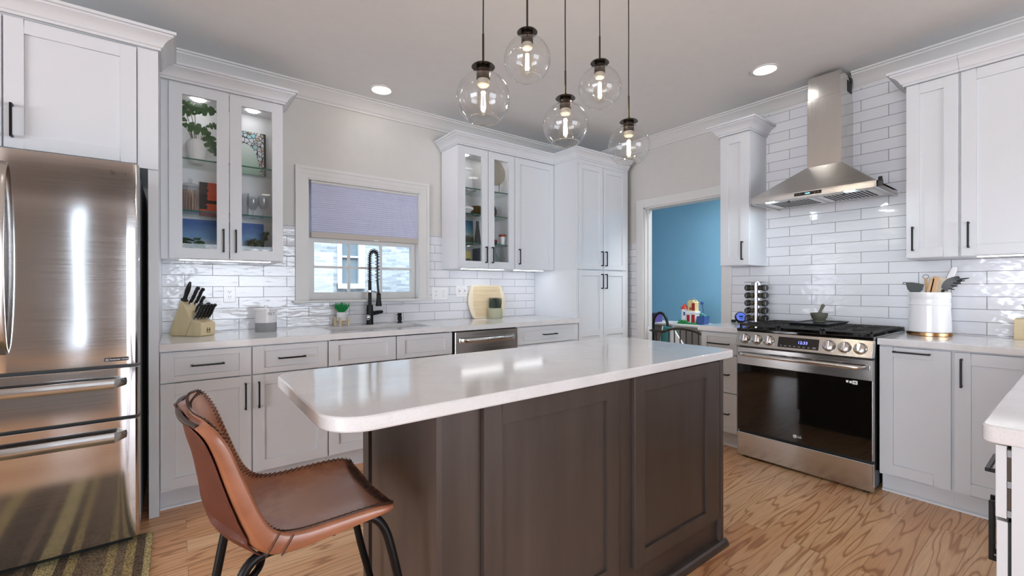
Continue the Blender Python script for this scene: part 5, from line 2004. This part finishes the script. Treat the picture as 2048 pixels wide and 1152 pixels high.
link('lid', MB().box(2.403, 2.457, 3.468, 3.522, zr + .0362, zr + .052, .003), 'red', u)
settle(u)
# bottom
zb = 1.4025
u = thing('glass_carafe', 'pale green glass bottle vase with a round belly on the cabinet floor', 'vase', (2.44, 3.50, zb))
link('glass', MB().lathe([(.001, .001), (.05, .001), (.066, .02), (.070, .045), (.060, .075), (.036, .11), (.020, .15), (.016, .185), (.020, .195), (.017, .196), (.013, .18), (.03, .11), (.055, .07), (.001, .008)], 40, (2.435, 3.50, zb)), pm('aqua_bottle', (152, 172, 170), .12, var=.2, Transmission_Weight=.35), u)
settle(u)
u = thing('gift_box', 'pale yellow box on the cabinet floor beneath the landscape painting', 'box', (2.16, 3.52, zb))
link('box', MB().box(2.095, 2.215, 3.47, 3.55, zb, zb + .030, .002), 'cream', u)
link('back_card', MB().box(2.10, 2.21, 3.552, 3.562, zb, zb + .150, .001), 'cream', u)
settle(u)
u = thing('stone_figure', 'rough dark stone figure lying on the pale yellow box', 'ornament', (2.14, 3.50, zb + .03))
mb = MB()
for i, (x, z, r) in enumerate(((2.125, .022, .024), (2.15, .03, .028), (2.178, .022, .022))):
    mb.sphere((x, 3.505, zb + .031 + z * .9), r, 12, 8, (1, .8, .85))
link('stone', mb, 'stone', u)
settle(u)
u = thing('blue_book', 'slate blue book standing upright on the cabinet floor', 'book', (2.262, 3.52, zb))
link('cover', MB().box(2.250, 2.276, 3.45, 3.59, zb, zb + .18, .002), pm('book_slate', (92, 104, 122), .5), u)
link('pages', MB().box(2.2525, 2.2735, 3.449, 3.588, zb + .003, zb + .1802), 'whitem', u)
settle(u)

# ---------------------------------------------------------------- things on the range-wall worktops
# spice rack
sxx, syy = 3.80, 1.690
u = thing('spice_rack', 'revolving chrome spice rack full of black-capped jars by the range', 'spice rack', (sxx, syy, ZC))
link('base', MB().lathe([(.001, 0), (.088, 0), (.090, .004), (.090, .012), (.086, .014), (.001, .014)], 40, (sxx, syy, ZC)), 'steelx', u)
link('top_disc', MB().lathe([(.001, .338), (.092, .338), (.094, .340), (.092, .343), (.001, .344)], 40, (sxx, syy, ZC)), 'chrome', u)
link('column', MB().cyl((sxx, syy, ZC + .0141), .040, .3238, 32), steel('rack_steel', 'z', base=(.42, .42, .43, 1), rough=.18), u)
settle(u)
proto = None
for k in range(4):
    a = 2 * PI * k / 4 + .35 + PI / 4
    if math.sin(a - .4) < -.95 and False:
        continue
    for j in range(5):
        ps = ((sxx + .046 * math.cos(a)), (syy + .046 * math.sin(a)), ZC + .046 + j * .062)
        if proto is None:
            proto = thing('spice_jar', '-', 'spice jar', (0, 0, 0), group='jars in the spice rack')
            link('jar', MB().lathe([(.001, 0), (.021, 0), (.022, .003), (.022, .030), (.020, .032)], 20, (0, 0, 0), 'x'), MAT['crystal'], proto)
            link('spice', MB().lathe([(.001, .002), (.0195, .002), (.0195, .026), (.001, .027)], 16, (0, 0, 0), 'x'), pm('spice_brown', (112, 86, 52), .8, var=.4, vs=60), proto)
            cp_ = link('cap', MB().lathe([(.022, .030), (.0245, .032), (.0245, .048), (.022, .051), (.001, .051)], 24, (0, 0, 0), 'x', flute=.02, nf=12), 'blackp', proto)
            link('cap_label', MB().box(.0511, .0516, -.004, .004, -.014, .014), 'print', cp_, smooth=False)
            o = proto
        else:
            o = copy_tree(proto)
        o.location = ps
        o.rotation_euler = (0, 0, a)
        side = ('second column, on the wall side', 'column facing the doorway', 'column facing the room', 'column facing the range')[k]
        o['label'] = 'black-capped spice jar in the rack, %s, %s' % (side, ('lowest row', 'second row up', 'middle row', 'fourth row up', 'top row')[j])

u = thing('kitchen_timer', 'round black kitchen timer with a blue screen beside the spice rack', 'timer', (3.82, 1.825, ZC))
M_ = T(3.82, 1.825, ZC + .047) @ Matrix.Rotation(math.radians(-48), 4, 'Z') @ Matrix.Rotation(math.radians(-22), 4, 'X')
link('case', MB().lathe([(.001, .028), (.038, .028), (.046, .018), (.047, .004), (.043, -.004), (.038, -.005)], 32, (0, 0, 0), 'y', cap=False).xf(M_), 'blackp', u)
scn = link('screen', MB().lathe([(.001, -.0045), (.038, -.0045), (.0385, 0), (.001, .0)], 32, (0, 0, 0), 'y').xf(M_), 'bluelcd', u)
link('screen_marks', MB().box(-.016, .016, -.0053, -.0046, -.004, .010).box(-.010, .010, -.0053, -.0046, -.018, -.012).xf(M_), 'bluep', scn, smooth=False)
link('foot', MB().box(3.80, 3.84, 1.81, 1.85, ZC, ZC + .02, .006).box(3.80, 3.83, 1.865, 1.905, ZC, ZC + .022, .008), 'blackp', u)
settle(u)

# mortar and pestle on the griddle
mx, my, mz = 3.70, 1.212, .9607
u = thing('mortar', 'grey green stone mortar standing on the griddle plate', 'mortar', (mx, my, mz))
link('bowl', MB().lathe([(.001, 0), (.034, 0), (.036, .004), (.033, .012), (.036, .018), (.048, .036), (.053, .058), (.0535, .066), (.048, .068), (.044, .060), (.030, .030), (.001, .022)], 40, (mx, my, mz)), 'stone', u)
settle(u)
u = thing('pestle', 'stone pestle leaning in the mortar', 'pestle', (mx, my, mz + .03))
q = Vector((.35, -.30, 1)).normalized().to_track_quat('Z', 'Y').to_matrix().to_4x4()
link('pestle', MB().lathe([(.001, 0), (.012, .002), (.015, .012), (.011, .035), (.010, .07), (.013, .095), (.010, .105), (.001, .108)], 20).xf(T(mx - .012, my + .008, mz + .032) @ q), 'stone', u)
settle(u)

# utensil crock
kx, ky = 3.745, .632
u = thing('utensil_crock', 'large white ribbed utensil crock with a copper base band', 'crock', (kx, ky, ZC))
R_ = .104
n1 = [(R_ - .008, .022)] + [(R_ - .003 + (.0007 if i % 2 else 0) + (.0016 if 36 < i < 39 else 0) - .006 * i / 44, .024 + .200 * i / 44) for i in range(45)]
link('body', MB().lathe([(.001, .022)] + n1 + [(R_ - .006, .232), (R_ - .006, .265), (R_ - .010, .268), (R_ - .014, .262), (R_ - .016, .05), (.001, .05)], 64, (kx, ky, ZC)), 'white', u)
link('copper_band', MB().lathe([(.001, 0), (R_, 0), (R_ + .003, .002), (R_ + .003, .021), (R_ - .004, .0225), (.001, .0222)], 64, (kx, ky, ZC)), 'gold', u)
settle(u)
zc_ = ZC + .26


def stick(mb, p0, p1, r0, r1, seg=10):
    mb.tube([p0, Vector(p0).lerp(Vector(p1), .5), p1], r0, seg, rs=[r0, (r0 + r1) / 2, r1])


u = thing('slotted_skimmer', 'grey slotted skimmer spoon in the utensil crock, nearest the range', 'kitchen utensil', (kx, ky + .05, ZC + .06))
c = Vector((kx - .01, ky + .062, zc_ + .035))
Ms = T(*c) @ Matrix.Rotation(math.radians(-90), 4, 'Z') @ Matrix.Rotation(math.radians(-12), 4, 'X')
mb = MB()
pr = [(-.052, .036), (-.040, -.010), (-.018, -.038), (.012, -.038), (.032, -.012), (.038, .020), (.012, .030), (-.020, .036)]
mb.prism(pr, 0, .005, 'xz')
for x, z in ((-.028, .018), (-.008, .018), (.012, .014), (-.022, -.002), (.0, -.004), (.018, -.006), (-.006, -.022)):
    mb.box(x - .007, x + .007, -.0008, .0, z - .006, z + .006)
link('head', mb.xf(Ms), 'slategrey', u, smooth=False)
mb = MB().tube([Vector((-.050, .002, .034)), Vector((-.062, .002, .036)), Vector((-.064, .002, .026)), Vector((-.052, .002, .022))], .0028, 6)
link('hook', mb.xf(Ms), 'slategrey', u)
mb = MB()
stick(mb, c + Vector((0, .0, -.036)), (kx + .02, ky + .005, ZC + .06), .006, .006)
link('shaft', mb, 'slategrey', u)
settle(u)
for i, (dy, w, h, l, m) in enumerate(((.020, .013, .098, 'narrow wooden spatula in the crock beside the skimmer', 'beechd'), (.004, .015, .106, 'second wooden spatula in the crock, touching the pale board', 'beechd'))):
    u = thing('wooden_spatula', l, 'kitchen utensil', (kx, ky + dy, ZC + .06), group='wooden spatulas in the crock')
    Mx = T(kx - .03, ky + dy + .012, ZC + .062) @ Matrix.Rotation(math.radians(10), 4, 'X')
    mb = MB().box(-.004, .004, -w, w, .10, .20 + h, .003)
    mb.box(-.004, .004, -.007, .007, 0, .11, .002)
    link('blade', mb.xf(Mx), m, u)
    settle(u)
u = thing('metal_whisk', 'wire-handled whisk loop showing above the wooden spatulas', 'kitchen utensil', (kx + .02, ky + .02, ZC + .06))
link('handle_ring', MB().tube([(kx + .02, ky + .02 + .014 * math.cos(t), zc_ + .105 + .012 * math.sin(t)) for t in [2 * PI * i / 18 for i in range(18)]], .0022, 6, True), 'chrome', u)
mb = MB()
stick(mb, (kx + .02, ky + .02, zc_ + .094), (kx + .02, ky + .01, ZC + .06), .007, .006)
link('handle', mb, 'beechd', u)
settle(u)
u = thing('pale_paddle', 'broad pale wooden paddle in the utensil crock', 'kitchen utensil', (kx, ky - .02, ZC + .06))
Mx = T(kx - .005, ky - .030, ZC + .06) @ Matrix.Rotation(math.radians(8), 4, 'X')
link('paddle', MB().prism([(-.012, 0), (.012, 0), (.018, .15), (.044, .19), (.046, .285), (.036, .300), (-.028, .296), (-.030, .19), (-.018, .15)], -.004, .004, 'yz').xf(Mx), 'bambool', u, bevel=.002)
settle(u)
u = thing('white_spatula', 'white silicone spatula, tallest in the utensil crock', 'kitchen utensil', (kx + .03, ky - .03, ZC + .06))
Mx = T(kx + .035, ky + .020, ZC + .06) @ Matrix.Rotation(math.radians(20), 4, 'X')
link('blade', MB().prism([(-.012, .26), (.012, .26), (.016, .30), (.015, .375), (.010, .386), (-.006, .384), (-.013, .36)], -.005, .005, 'yz').xf(Mx), 'white', u, bevel=.003)
mb = MB().box(-.005, .005, -.009, .009, 0, .27, .003)
link('shaft', mb.xf(Mx), 'beechd', u)
link('grey_edge', MB().tube([(.006, .011, .255), (.006, .016, .30), (.006, .014, .372)], .003, 6).xf(Mx), 'slategrey', u)
settle(u)
u = thing('pasta_fork', 'black toothed pasta fork in the utensil crock, furthest from the range', 'kitchen utensil', (kx, ky - .06, ZC + .06))
c = Vector((kx - .02, ky - .070, zc_ + .024))
mb = MB()
sec = []
for i in range(9):
    t = i / 8
    ctr = c + Vector((0, -.070 * t ** 1.2, .068 * t ** .75))
    wd = .016 + .012 * math.sin(PI * t)
    tg = Vector((0, -.07, .068 * (1 - .4 * t))).normalized()
    nn = Vector((0, tg.z, -tg.y))
    sec.append([ctr + Vector((-.012 + .01 * t, 0, 0)) + nn * (-wd), ctr + Vector((.004, 0, 0)) + nn * (-wd), ctr + Vector((.004, 0, 0)) + nn * wd, ctr + Vector((-.012, 0, 0)) + nn * wd])
mb.rings(sec, True, True, True)
for i in range(5):
    t = .12 + .21 * i
    ctr = c + Vector((-.004, -.070 * t ** 1.2, .068 * t ** .75))
    tip = ctr + Vector((-.006, -.040, -.014 + .004 * i))
    stick(mb, ctr + Vector((0, -.006, -.004)), tip, .0055, .003, 6)
link('head', mb, 'charc', u)
mb = MB()
stick(mb, c + Vector((0, .004, .0)), (kx + .0, ky - .02, ZC + .06), .008, .006)
link('shaft', mb, 'charc', u)
settle(u)

# wooden box with a white cup on it
u = thing('wooden_box', 'pale square wooden box with a ring mark on the worktop at the frame edge', 'box', (3.87, .25, ZC))
bx = link('box', MB().box(3.80, 3.945, .145, .287, ZC, ZC + .118, .002), 'boxwood', u)
link('ring_mark', MB().tube([(3.7997, .216 + .030 * math.cos(t), ZC + .060 + .030 * math.sin(t)) for t in [2 * PI * i / 28 for i in range(28)]], .0022, 5, True), pm('mark_brown', (160, 136, 100), .6), bx)
settle(u)
u = thing('white_cup', 'white ceramic cup with a flared rim on top of the wooden box', 'cup', (3.87, .205, ZC + .1185))
zq = ZC + .1183
link('cup', MB().lathe([(.001, 0), (.026, 0), (.028, .004), (.026, .010), (.038, .03), (.044, .070), (.052, .078), (.052, .084), (.042, .084), (.036, .03), (.001, .014)], 40, (3.862, .212, zq)), 'white', u)
settle(u)

# ---------------------------------------------------------------- playroom beyond the doorway
gxx = 4.02
u = thing('safety_gate', 'dark metal safety gate with an arched top across the doorway', 'gate', (gxx, 2.485, 0))
link('frame', MB().tube([(gxx, 2.80, .06), (gxx, 2.80, .763)], .011, 10).tube([(gxx, 2.17, .06), (gxx, 2.17, .763)], .011, 10).tube([(gxx, 2.80, .06), (gxx, 2.17, .06)], .011, 10).tube([(gxx, 2.82, .757), (gxx, 2.69, .757)], .012, 10), 'bronze', u)
archp = [(gxx, 2.735, .744), (gxx, 2.69, .762), (gxx, 2.62, .786), (gxx, 2.53, .797), (gxx, 2.44, .793), (gxx, 2.36, .781), (gxx, 2.28, .756), (gxx, 2.17, .735)]
link('arched_rail', MB().tube(interp(archp, 28), .011, 10), 'bronze', u)
link('bottom_rail', MB().tube([(gxx, 2.735, .12), (gxx, 2.19, .12)], .010, 10), 'bronze', u)
for y in (2.735, 2.65, 2.584, 2.519, 2.454, 2.39, 2.323, 2.25):
    zt_ = min(.79, .735 + (.06 if 2.3 < y < 2.7 else .015))
    link('bar', MB().tube([(gxx, y, .12), (gxx, y, zt_)], .0065, 8), 'bronze', u)
kn = link('mounting_knob', MB().lathe([(.001, 0), (.020, 0), (.022, .006), (.020, .014), (.008, .016), (.006, .05), (.001, .051)], 20, (gxx, 2.831, .757), 'y').cyl((gxx, 2.19 - .03, .757), .010, .03, 12, 'y'), 'blackp', u)
link('wall_cup', MB().box(gxx - .022, gxx + .022, 2.882, 2.8958, .725, .80, .004), 'white', u)
settle(u)

ZS = .775
u = thing('toy_shelf', 'low white toy shelf under the window-less blue wall beyond the doorway', 'shelf', (4.95, 3.05, 0))
mb = MB().box(4.72, 5.15, 2.60, 3.50, ZS - .02, ZS).box(4.72, 5.15, 2.60, 2.62, 0, ZS - .02).box(4.72, 5.15, 3.48, 3.50, 0, ZS - .02).box(4.72, 5.15, 2.62, 3.48, .10, .12).box(5.13, 5.15, 2.62, 3.48, .12, ZS - .02).box(4.72, 5.13, 3.04, 3.06, .12, ZS - .02)
link('shelf_frame', mb, 'whitem', u, smooth=False)
settle(u)
u['label'] = 'low white toy shelf carrying the toys beyond the doorway'
zq = ZS + .0004
u = thing('toy_castle', 'toy castle with a red cone roof on its white tower and a red doored house', 'toy', (4.88, 2.93, zq))
tx, ty = 4.88, 2.998
link('tower', MB().cyl((tx, ty, zq + .02), .038, .155, 20).lathe([(.042, .165), (.044, .175), (.042, .185)], 20, (tx, ty, zq)), 'white', u)
link('tower_roof', MB().lathe([(.050, 0), (.046, .012), (.004, .066), (.001, .067)], 20, (tx, ty, zq + .176)), pm('toy_orange_red', (196, 66, 44), .4), u)
link('tower_window', MB().box(tx - .041, tx - .034, ty - .024, ty - .008, zq + .10, zq + .145), 'bluep', u, smooth=False)
hx0, hx1, hy0, hy1 = 4.85, 4.95, 2.842, 2.958
link('lower_house', MB().box(hx0, hx1, hy0, hy1, zq + .02, zq + .125), 'white', u, smooth=False)
link('red_doors', MB().box(hx0 - .004, hx0, hy0 + .008, hy0 + .05, zq + .022, zq + .115).box(hx0 - .004, hx0, hy1 - .042, hy1 - .006, zq + .03, zq + .11), 'red', u, smooth=False)
link('balcony', MB().box(hx0 - .012, hx1, hy0 - .006, hy1 + .006, zq + .125, zq + .155, .003), 'white', u)
link('upper_house', MB().box(hx0 + .01, hx1 - .01, hy0 + .012, hy1 - .012, zq + .155, zq + .25).prism([(hy0 + .006, zq + .25), (hy1 - .006, zq + .25), (hy1 - .03, zq + .285), (hy0 + .04, zq + .285)], hx0 + .005, hx1 - .005, 'yz'), 'yellow', u, smooth=False)
link('red_shutter', MB().box(hx0 + .004, hx0 + .012, hy0 + .014, hy0 + .05, zq + .165, zq + .25), 'red', u, smooth=False)
link('arch_window', MB().box(hx0 + .005, hx0 + .012, hy1 - .06, hy1 - .036, zq + .17, zq + .20), 'terra', u, smooth=False)
link('carry_handle', MB().tube([(4.90, hy1 - .012 - .04 + .045 * math.cos(t), zq + .262 + .045 * math.sin(t)) for t in [PI * i / 12 for i in range(13)]], .005, 8), 'grey', u)
link('green_base', MB().box(4.82, 4.96, 2.82, 3.06, zq, zq + .02, .005).sphere((4.84, 2.99, zq + .03), .022, 10, 8).sphere((4.835, 2.95, zq + .026), .018, 10, 8).sphere((4.84, 3.035, zq + .028), .020, 10, 8), 'toygreen', u)
settle(u)
u = thing('storage_basket', 'blue open-weave storage basket beside the toy castle', 'basket', (4.90, 2.78, zq))
mb = MB()
mb.rings([[(4.85, 2.735, zq), (4.95, 2.735, zq), (4.95, 2.815, zq), (4.85, 2.815, zq)], [(4.84, 2.728, zq + .10), (4.96, 2.728, zq + .10), (4.96, 2.822, zq + .10), (4.84, 2.822, zq + .10)], [(4.845, 2.733, zq + .10), (4.955, 2.733, zq + .10), (4.955, 2.817, zq + .10), (4.845, 2.817, zq + .10)], [(4.853, 2.738, zq + .006), (4.947, 2.738, zq + .006), (4.947, 2.812, zq + .006), (4.853, 2.812, zq + .006)]], True, True, True)
link('basket', mb, 'bluep', u, smooth=False)
link('toys_inside', MB().sphere((4.90, 2.79, zq + .11), .03, 12, 8).sphere((4.90, 2.76, zq + .10), .025, 12, 8), 'teal', u)
settle(u)
u = thing('play_wand', 'blue toy wand leaning behind the castle roof', 'toy', (4.97, 2.85, zq))
link('wand', MB().tube([(4.985, 2.80, zq + .002), (4.985, 2.835, zq + .24)], .006, 8).sphere((4.985, 2.837, zq + .25), .02, 10, 8), 'bluep', u)
settle(u)
u = thing('play_arch', 'tall black padded arch among the toys beyond the gate', 'toy', (4.70, 3.1, 0))
an = [(4.66, 3.205 + .10 * math.cos(PI * i / 24) - .02, .74 + .165 * math.sin(PI * i / 24)) for i in range(25)]
link('arch', MB().tube([(4.66, an[0][1], 0)] + an + [(4.66, an[-1][1], 0)], .016, 12), 'blackp', u)
settle(u)
u = thing('toy_tent', 'teal and white folded play tent behind the safety gate', 'toy', (4.5, 3.0, 0))
mb = MB()
mb.hexa([(4.45, 2.80, 0), (4.62, 2.80, 0), (4.62, 3.14, 0), (4.45, 3.14, 0), (4.52, 2.90, .74), (4.56, 2.90, .74), (4.56, 3.06, .76), (4.52, 3.06, .76)])
link('tent_cloth', mb, 'teal', u, smooth=False)
link('white_edge', MB().tube([(4.445, 2.815, 0), (4.515, 2.905, .742)], .008, 6).tube([(4.445, 3.125, 0), (4.515, 3.055, .762)], .008, 6), 'white', u)
settle(u)
u = thing('drawing_board', 'white slanted drawing board behind the gate bars', 'easel', (4.38, 2.77, 0))
link('board', MB().prism([(2.60, 0), (2.86, 0), (2.86, .74), (2.83, .76), (2.68, .56), (2.60, .54)], 4.37, 4.395, 'yz'), 'white', u, smooth=False)
link('blue_panel', MB().prism([(2.62, .05), (2.66, .05), (2.66, .50), (2.62, .49)], 4.364, 4.3695, 'yz'), pm('pale_blue', (160, 190, 220), .5), u, smooth=False)
settle(u)
for i, (y, h, m, l) in enumerate(((3.415, .075, 'whitem', 'white book standing at the end of the toy shelf'), (3.385, .085, 'brownd', 'dark brown book between the white and purple ones'), (3.352, .08, 'purple', 'purple book standing beside the black arch'))):
    u = thing('picture_book', l, 'book', (4.85, y, zq), group='books on the toy shelf')
    link('cover', MB().box(4.78, 4.93, y - .012, y + .012, zq, zq + h + .03, .002), m, u)
    settle(u)
area('playroom_fill', (4.9, 1.6, CE - .03), (0, 0, 0), .9, .9, 60, (1, .97, .93))  # fill lamp added to brighten the playroom, without any fixture
